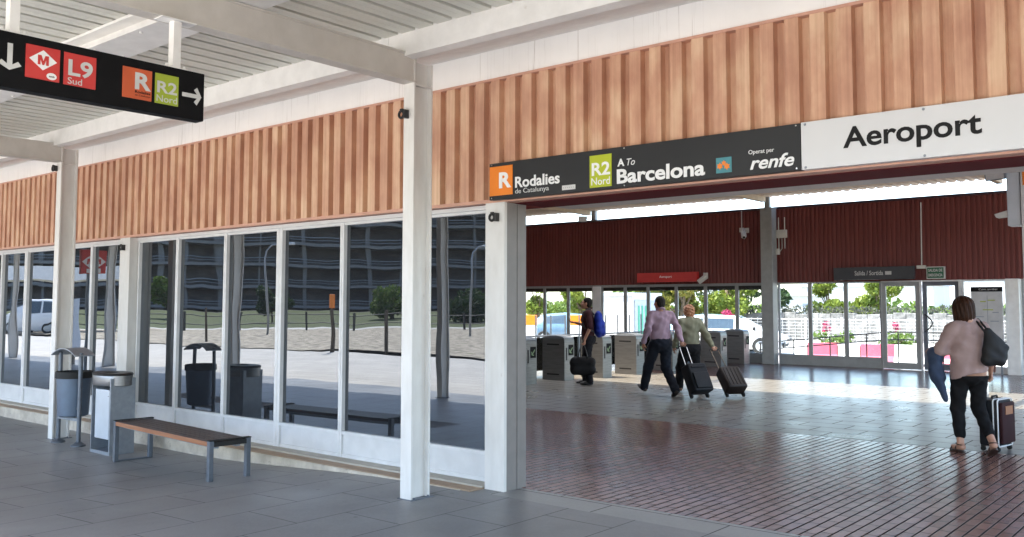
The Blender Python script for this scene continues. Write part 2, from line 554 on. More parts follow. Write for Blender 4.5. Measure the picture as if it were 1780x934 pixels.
M['bark'] = mat("bark", (0.10, 0.075, 0.05), 0.9, bmp=0.6, bscale=18)
M['plastic_red'] = mat("red_plastic", (0.60, 0.10, 0.16), 0.5)
M['plastic_white'] = mat("white_plastic", (0.75, 0.75, 0.75), 0.5)
M['box_white'] = mat("offwhite_plastic", (0.62, 0.61, 0.58), 0.5)
M['leaf_mid'] = mat_leaf("leaf_mid", (0.06, 0.11, 0.02), (0.12, 0.19, 0.035), (0.20, 0.27, 0.055))
M['leaf_lime'] = mat_leaf("leaf_lime", (0.11, 0.17, 0.025), (0.18, 0.24, 0.035), (0.28, 0.31, 0.05))
M['leaf_dark'] = mat_leaf("leaf_dark", (0.025, 0.05, 0.018), (0.045, 0.085, 0.03), (0.08, 0.13, 0.04))
M['leaf_olive'] = mat_leaf("leaf_olive", (0.13, 0.14, 0.03), (0.22, 0.21, 0.04), (0.34, 0.25, 0.05))
M['petal'] = mat_leaf("pink_petal", (0.36, 0.03, 0.09), (0.48, 0.05, 0.14), (0.55, 0.14, 0.22))
M['hedge'] = mat_leaf("leaf_hedge", (0.06, 0.07, 0.045), (0.10, 0.105, 0.075), (0.15, 0.15, 0.11))
M['stone'] = mat("rubble_stone", (0.20, 0.19, 0.185), 0.9, col2=(0.09, 0.088, 0.085), scale=3.5, bmp=0.8, bscale=6, bdist=0.05)

# ------------------------------------------------------------------ helpers: lettering and flat marks
def text(body, parent, m, o, right, upv, w, h, bold=0.0, shear=0.0, depth=0.003, name="lettering", spacing=1.0, local=False):
    """letters as thin solid shapes fitted into a w x h box whose lower-left corner is o"""
    cu = bpy.data.curves.new("lettering_curve", 'FONT')
    cu.body = body
    cu.offset = bold
    cu.shear = shear
    cu.space_character = spacing
    cu.resolution_u = 4
    cu.extrude = 0.5
    ob = bpy.data.objects.new("lettering_curve", cu)
    COL.objects.link(ob)
    dg = bpy.context.evaluated_depsgraph_get()
    dg.update()
    me = bpy.data.meshes.new_from_object(ob.evaluated_get(dg))
    bpy.data.objects.remove(ob)
    bpy.data.curves.remove(cu)
    co = np.empty(len(me.vertices) * 3)
    me.vertices.foreach_get("co", co)
    co = co.reshape(-1, 3)
    lo, hi = co.min(0), co.max(0)
    R_, U_ = Vector(right).normalized(), Vector(upv).normalized()
    Nn = R_.cross(U_)
    o = Vector(o) - (Vector((0, 0, 0)) if local else WL[parent.name])
    u = (co[:, 0] - lo[0]) / max(1e-6, hi[0] - lo[0]) * w
    v = (co[:, 1] - lo[1]) / max(1e-6, hi[1] - lo[1]) * h
    n = (co[:, 2] - lo[2]) / max(1e-6, hi[2] - lo[2]) * depth
    out = np.array(o)[None] + u[:, None] * np.array(R_)[None] + v[:, None] * np.array(U_)[None] + n[:, None] * np.array(Nn)[None]
    me.vertices.foreach_set("co", out.ravel())
    me.materials.clear()
    me.materials.append(m)
    me.update()
    ob = bpy.data.objects.new(name, me)
    COL.objects.link(ob)
    ob.parent = parent
    WL[ob.name] = WL[parent.name].copy()
    return ob


def plate(parent, name, m, o, right, upv, pts, depth=0.003, label=None, local=False):
    """flat outline (u, v) with a real thickness, standing out of a board"""
    R_, U_ = Vector(right).normalized(), Vector(upv).normalized()
    Nn = R_.cross(U_)
    o = Vector(o)
    b = MB()
    n = len(pts)
    vs_ = [o + R_ * p[0] + U_ * p[1] for p in pts] + [o + R_ * p[0] + U_ * p[1] + Nn * depth for p in pts]
    fs_ = [tuple(range(n)), tuple(range(n, 2 * n))] + [(i, (i + 1) % n, n + (i + 1) % n, n + i) for i in range(n)]
    b.add(vs_, fs_)
    return b.build(name, m, parent, label=label, local=local)


def rect(w, h):
    return [(0, 0), (w, 0), (w, h), (0, h)]


def arrow_pts(L, hw, hh, t):
    """an arrow pointing along +u, centred on v=0: shaft and open barbed head"""
    d = t * 0.7
    return [(0, -t / 2), (L - t * 1.2, -t / 2), (L - hw - t * .1, -hh + d), (L - hw + d, -hh), (L, 0), (L - hw + d, hh), (L - hw - t * .1, hh - d), (L - t * 1.2, t / 2), (0, t / 2)]


def rib_profile(x0, x1, pitch, y_front, depth, crest=0.52, slope=0.07):
    """(x, y) polyline of a trapezoidal ribbed sheet"""
    pts = []
    x = x0
    while x < x1:
        a = pitch * crest
        s = pitch * slope
        pts += [(x, y_front), (x + a, y_front), (x + a + s, y_front + depth), (x + pitch - s, y_front + depth)]
        x += pitch
    return [(min(p[0], x1), p[1]) for p in pts]


XR, YR, ZU = Vector((1, 0, 0)), Vector((0, 1, 0)), Vector((0, 0, 1))
ZF = 0.14


def gz(x):
    t = min(1, max(0, (x + 9.6) / 4.0))
    return ZF * t * t * (3 - 2 * t)


# ================================================================== THE SETTING
def sheet_z(name, x0, x1, y0, y1, z, m, kind='structure', nx=1):
    b = MB()
    for i in range(nx):
        xa, xb = x0 + (x1 - x0) * i / nx, x0 + (x1 - x0) * (i + 1) / nx
        za, zb = (z(xa), z(xb)) if callable(z) else (z, z)
        b.quad((xa, y0, za), (xb, y0, zb), (xb, y1, zb), (xa, y1, za))
    return b.build(name, m, kind=kind)


sheet_z("ground", -700, 700, -700, 700, -0.30, M['earth'])
sheet_z("platform_paving", -62, -5.02, -0.9, 6.0, gz, M['paver'], nx=160)
sheet_z("platform_paving", -5.02, 9, -0.9, 5.70, gz, M['paver'], nx=4)
sheet_z("plaza_paving", -62, 9, -9.0, -0.9, lambda x: gz(x) - 0.004, M['plaza'], nx=160)
sheet_z("threshold_slabs", -5.02, 6, 5.70, 6.06, ZF, M['border'])
sheet_z("hall_floor", -23, 6, 6.06, 10.75, ZF, M['brick_tile'])
sheet_z("hall_walkway", -23, 6, 10.75, 18.3, ZF, M['hall_slab'])
sheet_z("hall_far_floor", -23, 6, 18.3, 23.62, ZF, M['dark_tile'])
# gravel bed beyond the plaza, its near edge wavy
b = MB()
xs = [-190 + 1.5 * i for i in range(140)]
for i in range(len(xs) - 1):
    ya = -9.0 - 0.9 * math.sin(xs[i] * 0.21) - 0.3 * math.sin(xs[i] * 0.7)
    yb = -9.0 - 0.9 * math.sin(xs[i + 1] * 0.21) - 0.3 * math.sin(xs[i + 1] * 0.7)
    b.quad((xs[i], -125, -0.04), (xs[i + 1], -125, -0.04), (xs[i + 1], yb, 0.03 + gz(xs[i + 1])), (xs[i], ya, 0.03 + gz(xs[i])))
b.build("gravel_bed", M['gravel'], kind='structure')


def far_pt(d, s, z=0.0):
    """point d metres out from the station front towards the far building, s metres along that building"""
    return Vector((-.8 * d + .6 * s, 5.98 - .6 * (d - 6) - .8 * s, z))


def far_band(name, d0, d1, s0, s1, z0, z1, m):
    q = MB()
    q.quad(far_pt(d0, s0, z0), far_pt(d0, s1, z0), far_pt(d1, s1, z1), far_pt(d1, s0, z1))
    return q.build(name, m, kind='structure')


far_band("footpath", 64, 67.5, -80, 60, 0.02, 0.03, M['concrete'])
far_band("lawn", 67.5, 96, -80, 60, 0.03, 1.1, M['grass'])
far_band("road", 96, 103, -80, 60, 1.1, 1.1, M['asphalt'])
sheet_z("forecourt", -60, 30, 23.62, 60, -0.10, M['concrete'])
# ribbed tactile strip along the platform
b = MB()
b.box(-16, -6.94, 2.45, 2.98, -0.02, 0.006)
for k in range(9):
    y = 2.475 + k * 0.058
    prof = [(y, 0.006), (y + 0.008, 0.013), (y + 0.024, 0.013), (y + 0.032, 0.006)]
    b.sheet(prof, 'x', -16, -6.95)
tact = b.build("tactile_strip", mat("tactile_paving", (0.33, 0.34, 0.37), 0.6, col2=(0.28, 0.29, 0.32)), kind='structure')

# ================================================================== STATION BUILDING
bld = thing("station_building", "station building with dark mirror windows, peach ribbed cladding and an open hall lined in maroon", "building", (-8, 6, 0))
P_ = 5.98         # plane of the front glass
b = MB()
prof = rib_profile(-24, 2.0, 0.178, 5.832, 0.056, crest=.56, slope=.03)
b.sheet(prof, 'z', 2.615, 3.655)
b.box(-24, 2.0, 5.89, 5.90, 2.60, 3.66)
b.build("cladding", M['clad'], bld)
b = MB()
b.box(-24, 2.0, 5.825, 5.895, 2.585, 2.615)
b.box(-24, 2.0, 5.825, 5.895, 3.655, 3.676)
b.build("cladding_trim", M['clad_trim'], bld)
b = MB()
b.box(-24, 2.0, 5.85, 5.95, 3.676, 3.99)
b.build("fascia", M['white'], bld)
b = MB()
b.box(-24, -5.185, 5.93, 6.03, 2.548, 2.585)
b.build("window_head", M['alu'], bld)
# windows of the front
muls = [-24.0, -22.95, -21.9, -20.85, -19.8, -18.75, -17.7, -16.8, -15.9, -14.95, -13.85, -12.75, -11.72]
mulr = [-11.43, -10.45, -9.38, -8.32, -7.25, -6.20, -5.19]
wide = (-14.95, -8.32)
tilt = [0.0, 0.1, -0.1, 0.12, -0.08, 0.1, -0.06, 0.1, -0.12, 0.05, 0.1, -0.1, 0, 0.40, 0.28, -0.05, 0.12, -0.1, 0.06]
k = 0
for seq in (muls, mulr):
    for i in range(len(seq) - 1):
        x0, x1 = seq[i], seq[i + 1]
        w0 = 0.052 if x0 in wide else 0.030
        w1 = 0.052 if x1 in wide else 0.030
        f = MB()
        f.box(x0 + .002, x0 + w0, 5.94, 6.02, 0.17, 2.546, bev=.004)
        f.box(x1 - w1, x1 - .002, 5.94, 6.02, 0.17, 2.546, bev=.004)
        f.box(x0 + w0, x1 - w1, 5.945, 6.015, 0.40, 0.432)
        f.box(x0 + w0, x1 - w1, 5.950, 6.015, 0.17, 0.205)
        f.box(x0 + w0, x1 - w1, 5.950, 6.015, 2.52, 2.546)
        win = f.build("window", M['alu'], bld)
        q = MB()
        dy = math.tan(rad(tilt[k])) * (x1 - x0) / 2
        xa, xb = x0 + w0 - .004, x1 - w1 + .004
        q.add([(xa, 5.985 - dy, .43), (xb, 5.985 + dy, .43), (xb, 5.985 + dy, 2.522), (xa, 5.985 - dy, 2.522),
               (xa, 5.997 - dy, .43), (xb, 5.997 + dy, .43), (xb, 5.997 + dy, 2.522), (xa, 5.997 - dy, 2.522)],
              [(0, 1, 2, 3), (5, 4, 7, 6), (0, 4, 5, 1), (3, 2, 6, 7), (0, 3, 7, 4), (1, 5, 6, 2)])
        q.build("pane", mat_mirror_glass("mirror_glass", k), win)
        q = MB()
        q.box(x0 + w0, x1 - w1, 5.965, 6.0, 0.205, 0.40)
        q.build("infill_panel", M['kick'], win)
        k += 1
b = MB()
b.box(-24, -5.19, 5.80, 6.03, 0.15, 0.168)
b.build("base_rail", mat("base_rail_stone", (0.46, 0.43, 0.37), 0.7), bld)
# plinth
b = MB()
b.box(-24, -5.19, 5.655, 6.03, 0.128, 0.152)
b.build("plinth", M['plinth_top'], bld)
b = MB()
n = 120
for i in range(n):
    xa, xb = -24 + 18.7 * i / n, -24 + 18.7 * (i + 1) / n
    b.box(xa, xb, 5.64 + 0.0015 * math.sin(i * 2.3), 5.80, -0.02, 0.145)
b.build("plinth_face", M['plinth_face'], bld)
for (x0, x1) in ((-11.70, -11.44), (-5.185, -4.97)):
    q = MB()
    q.box(x0, x1 - .03, 5.83, 5.865, 0.0, 2.585)
    q.box(x0, x0 + .03, 5.865, 6.13, 0.0, 2.585)
    q.box(x1 - .03, x1, 5.83, 5.865, 0.0, 2.585)
    c = q.build("pilaster", M['column_white'], bld)
    q = MB()
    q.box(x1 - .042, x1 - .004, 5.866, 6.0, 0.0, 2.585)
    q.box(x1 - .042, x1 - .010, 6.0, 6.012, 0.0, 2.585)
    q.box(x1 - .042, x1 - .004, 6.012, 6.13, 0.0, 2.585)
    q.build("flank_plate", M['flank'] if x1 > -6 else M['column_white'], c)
# lintel over the hall entrance
b = MB()
b.box(-4.97, 2.0, 5.90, 5.97, 2.587, 2.63)
b.build("lintel_edge", M['clad_trim'], bld)
b = MB()
b.box(-4.97, 3.0, 5.972, 6.40, 2.582, 4.725)
b.build("lintel", M['maroon_soffit'], bld)
b = MB()
b.box(-4.97, 2.0, 6.402, 6.78, 2.600, 2.64)
b.box(-4.97, 2.0, 6.55, 6.62, 2.64, 2.85)
b.build("lintel_beam", M['beam'], bld)
# hall roof: two ribbed slopes with an open slot between them
def roof_sheet(y0, y1, z):
    q = MB()
    x = -24.0
    pts = []
    while x < 3.0:
        pts += [(x, z), (x + .10, z), (x + .125, z + .045), (x + .185, z + .045), (x + .21, z)]
        x += .21
    q.sheet(pts, 'y', y0, y1)
    q.box(-24, 3.0, y0, y1, z + .046, z + .10)
    return q.build("hall_roof", M['cream_roof'], bld)
roof_sheet(5.99, 13.9, 4.68)
roof_sheet(16.75, 23.28, 4.66)
b = MB()
b.quad((-24, 13.8, 4.79), (3.0, 13.8, 4.79), (3.0, 16.85, 4.79), (-24, 16.85, 4.79))  # unseen sheet added over the slot to dim the sun strip below
_m, _nt_, _N, _L, _P = _nt("milky_sun_dimmer")
_N.remove(_P)
_tr = _N.new("ShaderNodeBsdfTransparent")
_tr.inputs[0].default_value = (0.66, 0.61, 0.53, 1)
_tl = _N.new("ShaderNodeBsdfTranslucent")
_tl.inputs[0].default_value = (0.7, 0.68, 0.62, 1)
_mx = _N.new("ShaderNodeMixShader")
_mx.inputs[0].default_value = 0.30
_L.new(_tr.outputs[0], _mx.inputs[1])
_L.new(_tl.outputs[0], _mx.inputs[2])
_L.new(_mx.outputs[0], _N["Material Output"].inputs[0])
b.build("sun_dimmer_sheet", _m, bld)
q = MB()
for y in (10.0, 13.8, 16.8, 20.0):
    q.box(-24, 3.0, y - .06, y + .06, 4.44, 4.655)
for x in (-16.05, -10.33, -4.6, 1.2):
    q.box(x - .06, x + .06, 6.8, 22.9, 4.50, 4.64)
q.build("roof_frame", M['cream_roof'], bld)
b = MB()
b.box(-23.2, -23.0, 6.4, 23.6, 0, 4.66)
b.build("side_wall", M['maroon'], bld)
# dark lining behind the mirror glass
b = MB()
b.box(-24, -4.97, 6.36, 6.40, 2.58, 4.72)
b.build("lining", M['maroon'], bld)
# rear wall
b = MB()
prof = rib_profile(-23, 3.0, 0.115, 23.40, 0.035, crest=.45)
b.sheet(prof, 'z', 2.335, 4.34)
b.box(-23, 3.0, 23.445, 23.50, 2.335, 4.34)
b.build("rear_cladding", M['maroon'], bld)
b = MB()
b.box(-23, 3.0, 23.38, 23.52, 4.34, 4.40)
b.build("wall_cap", mat("dark_wall_cap", (0.035, 0.018, 0.03), 0.4), bld)
b = MB()
b.box(-23, -10.6, 23.37, 23.43, 2.305, 2.335)
b.build("rear_head_trim", M['grey_steel'], bld)
b = MB()
b.box(-23, -10.6, 23.44, 23.49, 2.15, 2.305)
b.build("blind_box", M['dark'], bld)
# rear glazing
rear_l = [-22.1, -21.15, -20.17, -19.2, -18.22, -17.26, -16.27]
rear_m = [-15.96, -15.09, -14.28, -13.32, -12.37, -11.40, -10.58]
rear_r = [-10.19, -9.31, -8.36, -7.46]
rear_e = [-5.60, -4.62]
rear_f = [-4.33, -3.4, -2.4, -1.4, -0.4]
def rear_window(x0, x1, zs, zt, sill, m):
    f = MB()
    f.box(x0, x0 + .05, 23.41, 23.47, zs, zt)
    f.box(x1 - .05, x1, 23.41, 23.47, zs, zt)
    f.box(x0 + .05, x1 - .05, 23.41, 23.47, zt - .04, zt)
    f.box(x0 + .05, x1 - .05, 23.405, 23.475, zs, sill)
    w = f.build("rear_window", m, bld)
    q = MB()
    q.box(x0 + .05, x1 - .05, 23.436, 23.444, sill, zt - .04)
    q.build("pane", M['clear'], w)
for seq, zt, sill in ((rear_l, 2.303, .41), (rear_m, 2.303, .41), (rear_r, 2.333, .41), (rear_e, 2.333, .30), (rear_f, 2.333, .41)):
    for i in range(len(seq) - 1):
        rear_window(seq[i], seq[i + 1], ZF, zt, sill, M['grey_steel'] if seq is not rear_e else M['alu'])
b = MB()
b.box(-16.26, -15.97, 23.36, 23.48, ZF, 2.30)
b.build("rear_pier", M['alu'], bld)
b = MB()
b.box(-4.61, -4.34, 23.15, 23.48, ZF, 2.335)
b.build("rear_pier", M['white_plain'], bld)
# glazed doors
def door(x0, x1, y, m, handle):
    f = MB()
    f.box(x0, x0 + .10, y, y + .06, ZF + .01, 2.30)
    f.box(x1 - .10, x1, y, y + .06, ZF + .01, 2.30)
    f.box(x0 + .10, x1 - .10, y, y + .06, 2.20, 2.30)
    f.box(x0 + .10, x1 - .10, y, y + .06, ZF + .01, .31)
    d = f.build("door", m, bld)
    q = MB()
    q.box(x0 + .10, x1 - .10, y + .026, y + .034, .31, 2.20)
    q.build("pane", M['clear'], d)
    if handle:
        q = MB()
        pts = [(x0 + .06, y - .01, 1.08)] + [(x0 + .06 + .17 * math.sin(math.pi * t / 8), y - .06, 1.08 + .42 * t / 8) for t in range(9)] + [(x0 + .06, y - .01, 1.50)]
        q.tube(pts, .016, 8)
        q.build("door_handle", M['dark'], d)
door(-7.44, -6.54, 23.36, M['grey_steel'], False)
door(-6.50, -5.66, 23.46, mat("slate_door_frame", (0.13, 0.14, 0.17), 0.45), True)
b = MB()
b.box(-7.46, -5.6, 23.37, 23.50, 2.30, 2.335)
b.box(-6.535, -6.505, 23.34, 23.44, ZF, 2.30)
b.box(-5.655, -5.605, 23.37, 23.50, ZF, 2.30)
b.build("door_frame", M['alu'], bld)
# columns of the hall
for x in (-16.05, -10.33):
    q = MB()
    if x > -12:
        q.box(x - .165, x + .165, 23.03, 23.34, ZF, 4.34, bev=.008)
    q.box(x - .07, x + .07, 23.10, 23.22, 4.34, 4.66)
    q.box(x - .18, x + .18, 23.02, 23.345, 4.34, 4.36)
    q.build("hall_column", M['grey_steel'], bld)

# ================================================================== PLATFORM CANOPY
can = thing("platform_canopy", "white steel platform canopy with ribbed cream roof over the paved platform", "canopy", (-8.6, 2.5, 0))
b = MB()
pts = []
x = -48.0
while x < 9:
    b.sheet([(x, 3.965), (x, 3.925), (x + .078, 3.925), (x + .080, 3.929), (x + .083, 3.925), (x + .157, 3.925), (x + .157, 3.965)], 'y', -1.05, 5.0)
    x += .205
b.build("roof_deck", M['deck'], can, fix=False)
b = MB()
b.box(-48, 9, -1.05, 5.0, 4.03, 4.06)
b.build("roof_skin", mat("deck_gap_shade", (0.05, 0.045, 0.035), 0.9), can)  # dark colour stands in for shade in the gaps between deck pans
b = MB()
gut = [(4.985, 3.735), (5.08, 3.725), (5.085, 3.75), (5.25, 3.775), (5.255, 3.80), (5.52, 3.85), (5.84, 3.93), (5.84, 4.02), (4.985, 4.02)]
xs = [-48, -41.5, -34.9, -28.4, -21.9, -18.6, -15.2, -11.98, -8.7, -5.52, -2.2, 1.1, 9]
for i in range(len(xs) - 1):
    b.prism(gut, 'x', xs[i] + .002, xs[i + 1] - .002)
b.build("gutter", M['white_plain'], can)
b = MB()
for y in (3.47, 1.55):
    b.box(-48, 9, y - .17, y + .17, 3.775, 3.795)
    b.box(-48, 9, y - .05, y + .05, 3.795, 3.90)
    b.box(-48, 9, y - .17, y + .17, 3.90, 3.922)
    xx = -20.0
    while xx < 4:
        for s in (-.12, .12):
            b.lathe([(0, 0), (.012, 0), (.012, .012), (0, .012)], (xx, y + s, 3.763), 6)
        xx += .75
b.build("purlin", M['white_plain'], can)
b = MB()
b.box(-48, 9, -1.06, -1.02, 3.52, 4.04)
b.build("edge_trim", M['white'], can)
def ibeam_y(q, xc, y0, y1, z0, z1, w=.13):
    q.box(xc - w / 2, xc + w / 2, y0, y1, z0, z0 + .014)
    q.box(xc - w / 2, xc + w / 2, y0, y1, z1 - .014, z1)
    q.box(xc - .03, xc + .055, y0, y1, z0 + .014, z1 - .014)
COLX = [-44.4, -37.9, -31.4, -24.9, -18.4, -11.9, -5.38, 1.1]
for x in COLX:
    q = MB()
    ibeam_y(q, x, -1.0, 5.12, 3.535, 3.77)
    q.build("beam", M['beam'], can)
    for (y0, y1) in ((5.09, 5.305), (-.25, -.03)):
        q = MB()
        z0 = gz(x) - .01
        q.box(x - .062, x + .062, y0, y0 + .022, z0, 3.72, bev=.003)
        q.box(x - .062, x + .062, y1 - .022, y1, z0, 3.72, bev=.003)
        q.box(x - .018, x + .018, y0 + .022, y1 - .022, z0, 3.72)
        if y0 > 0:
            q.box(x + .018, x + .060, y0 + .022, y1 - .022, 3.515, 3.53)
        c_ = q.build("column", M['column_white'], can)
        q = MB()
        q.box(x - .085, x + .085, y0 - .012, y1 + .03, z0, z0 + .016, bev=.003)
        for sx in (-.072, .072):
            for sy in (y0 + .03, y1 - .03):
                q.lathe([(0, 0), (.011, 0), (.011, .014), (0, .014)], (x + sx, sy, z0 + .016), 6)
        q.build("base_plate", M['galv_dark'], c_)

# ================================================================== SIGNS ON THE PLATFORM SIDE
EM = [(0, 0), (.24, 0), (.24, .58), (.42, 0), (.58, 0), (.76, .58), (.76, 0), (1, 0), (1, 1), (.68, 1), (.5, .42), (.32, 1), (0, 1)]
# hanging direction sign under the canopy beam, facing +X
hs = thing("hanging_sign", "long black direction sign with two arrows hanging under the roof beam", "sign", (-5.33, 2.4, 3.22))
XS = -5.30
b = MB()
b.box(XS - .09, XS, 1.0, 3.175, 2.90, 3.215, bev=.004)
b.build("sign_panel", M['sign_black'], hs)
for y in (1.10, 2.005, 2.985):
    q = MB()
    q.box(XS - .075, XS - .015, y - .026, y + .026, 3.215, 3.535)
    q.box(XS - .083, XS - .007, y - .075, y + .075, 3.215, 3.221)
    q.box(XS - .10, XS + .01, y - .12, y + .12, 3.525, 3.533)
    for s in (-.06, .06):
        q.lathe([(0, 0), (.010, 0), (.010, .02), (0, .02)], (XS - .03, y + s, 3.221), 6)
    q.build("hanger", M['white_plain'], hs)
XF = XS + .001
def sp(name, m, y, z, pts, d=.003, label=None):
    return plate(hs, name, m, (XF, y, z), YR, ZU, pts, d, label)
def rot_pts(pts, a):
    c, s = math.cos(a), math.sin(a)
    return [(p[0] * c - p[1] * s, p[0] * s + p[1] * c) for p in pts]
sp("arrow", M['letter_grey'], 1.98, 3.15, rot_pts(arrow_pts(.15, .05, .062, .027), -math.pi / 2))
sp("arrow", M['letter_grey'], 3.018, 3.055, arrow_pts(.135, .05, .058, .026))
mt = sp("pictogram_tile", M['red'], 2.062, 2.978, rect(.187, .19), .004, "red metro tile with a white diamond")
plate(mt, "diamond", M['letter_white'], (XF + .004, 2.156, 3.09), YR, ZU, [(-.076, 0), (0, -.058), (.076, 0), (0, .058)], .002)
plate(mt, "lettering", M['red'], (XF + .006, 2.126, 3.062), YR, ZU, [(p[0] * .06, p[1] * .055) for p in EM], .002)
plate(mt, "oval", M['letter_white'], (XF + .004, 2.205, 3.005), YR, ZU, [(.028 * math.cos(t * math.pi / 10), .02 * math.sin(t * math.pi / 10)) for t in range(20)], .002)
text("tmb", mt, M['letter_black'], (XF + .0062, 2.189, 2.999), YR, ZU, .032, .011, bold=.02, depth=.001)
lt = sp("pictogram_tile", M['red'], 2.272, 2.976, rect(.187, .19), .004, "red tile reading L9 Sud")
text("L9", lt, M['letter_grey'], (XF + .0042, 2.297, 3.032), YR, ZU, .142, .098, bold=.025, depth=.002)
text("Sud", lt, M['letter_grey'], (XF + .0042, 2.296, 2.984), YR, ZU, .082, .038, depth=.002)
ot = sp("pictogram_tile", M['orange_red'], 2.622, 2.967, rect(.188, .19), .004, "orange tile with a white R")
text("R", ot, M['letter_grey'], (XF + .0042, 2.70, 3.028), YR, ZU, .105, .105, bold=.035, depth=.002)
text("Rodalies", ot, M['letter_black'], (XF + .0042, 2.702, 3.004), YR, ZU, .10, .017, bold=.02, depth=.001)
text("de Catalunya", ot, M['letter_black'], (XF + .0042, 2.702, 2.984), YR, ZU, .10, .014, depth=.001)
gt = sp("pictogram_tile", M['lime_dull'], 2.832, 2.966, rect(.158, .19), .004, "lime tile reading R2 Nord")
text("R2", gt, M['letter_grey'], (XF + .0042, 2.845, 3.035), YR, ZU, .135, .075, bold=.02, depth=.002)
text("Nord", gt, M['letter_grey'], (XF + .0042, 2.843, 2.978), YR, ZU, .138, .042, depth=.002)

# dark line sign over the hall entrance
ls = thing("line_sign", "long charcoal board reading Barcelona with orange and lime tiles over the hall entrance", "sign", (-3.7, 5.78, 2.6))
YS = 5.76
b = MB()
b.box(-5.08, -2.332, YS, YS + .06, 2.598, 2.912, bev=.003)
b.build("sign_panel", M['sign_dark'], ls)
YF = YS - .001
def lp(name, m, x, z, pts, d=.003, label=None):
    return plate(ls, name, m, (x, YF, z), XR, ZU, pts, d, label)
def lx(body, par, m, x, z, w, h, **k):
    k.setdefault('depth', .003)
    return text(body, par, m, (x, YF - k.pop('out', 0.0), z), XR, ZU, w, h, **k)
t1 = lp("pictogram_tile", M['orange'], -5.073, 2.632, rect(.255, .25), .004, "orange tile with a white R")
lx("R", t1, M['letter_white'], -4.965, 2.692, .135, .135, bold=.035, out=.004)
lx("Rodalies", ls, M['letter_white'], -4.79, 2.682, .465, .092, bold=.022)
lx("de Catalunya", ls, M['letter_grey'], -4.79, 2.622, .355, .052)
pl = lp("maker_plate", M['letter_grey'], -4.30, 2.622, rect(.13, .038), .003)
lx("· · · · · ·", pl, M['sign_dark'], -4.285, 2.637, .10, .006, out=.003, depth=.001)
t2 = lp("pictogram_tile", M['lime'], -4.03, 2.618, rect(.205, .252), .004, "lime tile reading R2 Nord")
lx("R2", t2, M['letter_white'], -4.008, 2.71, .17, .102, bold=.022, out=.004)
lx("Nord", t2, M['letter_white'], -4.012, 2.636, .172, .058, out=.004)
lx("A", ls, M['letter_white'], -3.772, 2.762, .062, .058, bold=.03)
lx("To", ls, M['letter_white'], -3.688, 2.762, .072, .052, shear=.25)
lx("Barcelona", ls, M['letter_white'], -3.778, 2.628, .745, .112, bold=.028)
t3 = lp("emblem", M['teal'], -2.945, 2.632, rect(.118, .108), .003, "teal square emblem with orange scribble")
for (cx, cz, r) in ((-2.915, 2.68, .026), (-2.885, 2.70, .02), (-2.862, 2.675, .026)):
    plate(t3, "emblem_mark", M['orange'], (cx, YF - .003, cz), XR, ZU, [((r if t % 2 else r * .6) * math.cos(t * math.pi / 6), (r if t % 2 else r * .6) * math.sin(t * math.pi / 6)) for t in range(12)], .002)
lx("Operat per", ls, M['letter_white'], -2.70, 2.732, .185, .038)
lx("renfe", ls, M['letter_white'], -2.69, 2.632, .315, .092, bold=.02, shear=.28)
for x in (-5.05, -3.71, -2.36):
    for z in (2.612, 2.898):
        q = MB()
        q.add([(x + .008 * math.cos(t * math.pi / 4), YS - .001, z + .008 * math.sin(t * math.pi / 4)) for t in range(8)] + [(x + .006 * math.cos(t * math.pi / 4), YS - .006, z + .006 * math.sin(t * math.pi / 4)) for t in range(8)],
              [tuple(range(8, 16))] + [(t, (t + 1) % 8, 8 + (t + 1) % 8, 8 + t) for t in range(8)])
        q.build("rivet", M['chrome'], ls)

# white name sign
ns = thing("name_sign", "white board reading Aeroport in bold black beside the charcoal sign", "sign", (-1.3, 5.78, 2.6))
b = MB()
b.box(-2.328, 0.35, YS, YS + .06, 2.598, 2.915, bev=.003)
b.build("sign_panel", M['sign_white'], ns)
text("Aeroport", ns, M['letter_black'], (-2.05, YF, 2.668), XR, ZU, .81, .178, bold=.020, depth=.003)
for x in (-2.30, -1.56, -.6, .3):
    for z in (2.612, 2.898):
        q = MB()
        q.add([(x + .009 * math.cos(t * math.pi / 4), YS - .001, z + .009 * math.sin(t * math.pi / 4)) for t in range(8)] + [(x + .006 * math.cos(t * math.pi / 4), YS - .007, z + .006 * math.sin(t * math.pi / 4)) for t in range(8)],
              [tuple(range(8, 16))] + [(t, (t + 1) % 8, 8 + (t + 1) % 8, 8 + t) for t in range(8)])
        q.build("rivet", M['galv'], ns)

# small round fittings on the columns
def fitting(x, y, z, label):
    t = thing("round_fitting", label, "fitting", (x, y, z), "round black fittings on the white posts")
    q = MB()
    q.tube([(.020, 0, .03), (.020, -.045, .03)], .008, 8)
    q.box(.010, .030, -.052, -.002, -.035, .035)
    q.build("bracket", M['dark'], t, local=True)
    q = MB()
    bm = bmesh.new()
    ring = []
    R, r = .028, .011
    vs_, fs_ = [], []
    for i in range(20):
        a = i * 2 * math.pi / 20
        for j in range(8):
            c = j * 2 * math.pi / 8
            vs_.append((-.025 + (R + r * math.cos(c)) * math.cos(a), -.035 + r * math.sin(c), (R + r * math.cos(c)) * math.sin(a)))
    for i in range(20):
        for j in range(8):
            fs_.append((i * 8 + j, ((i + 1) % 20) * 8 + j, ((i + 1) % 20) * 8 + (j + 1) % 8, i * 8 + (j + 1) % 8))
    q.add(vs_, fs_)
    bm.free()
    q.box(-.034, -.004, -.046, -.026, .028, .046)
    q.build("ring", M['rubber'], t, local=True, smooth=True)
    return t
fitting(-5.405, 5.088, 3.275, "small black ring fitting near the top of the nearest canopy post")
fitting(-11.965, 5.088, 3.46, "small black ring fitting near the top of the far left canopy post")
fitting(-5.055, 5.828, 2.455, "small black ring fitting on the white pier beside the hall entrance")
fitting(-11.585, 5.828, 2.455, "small black ring fitting on the white pier between the mirror windows")

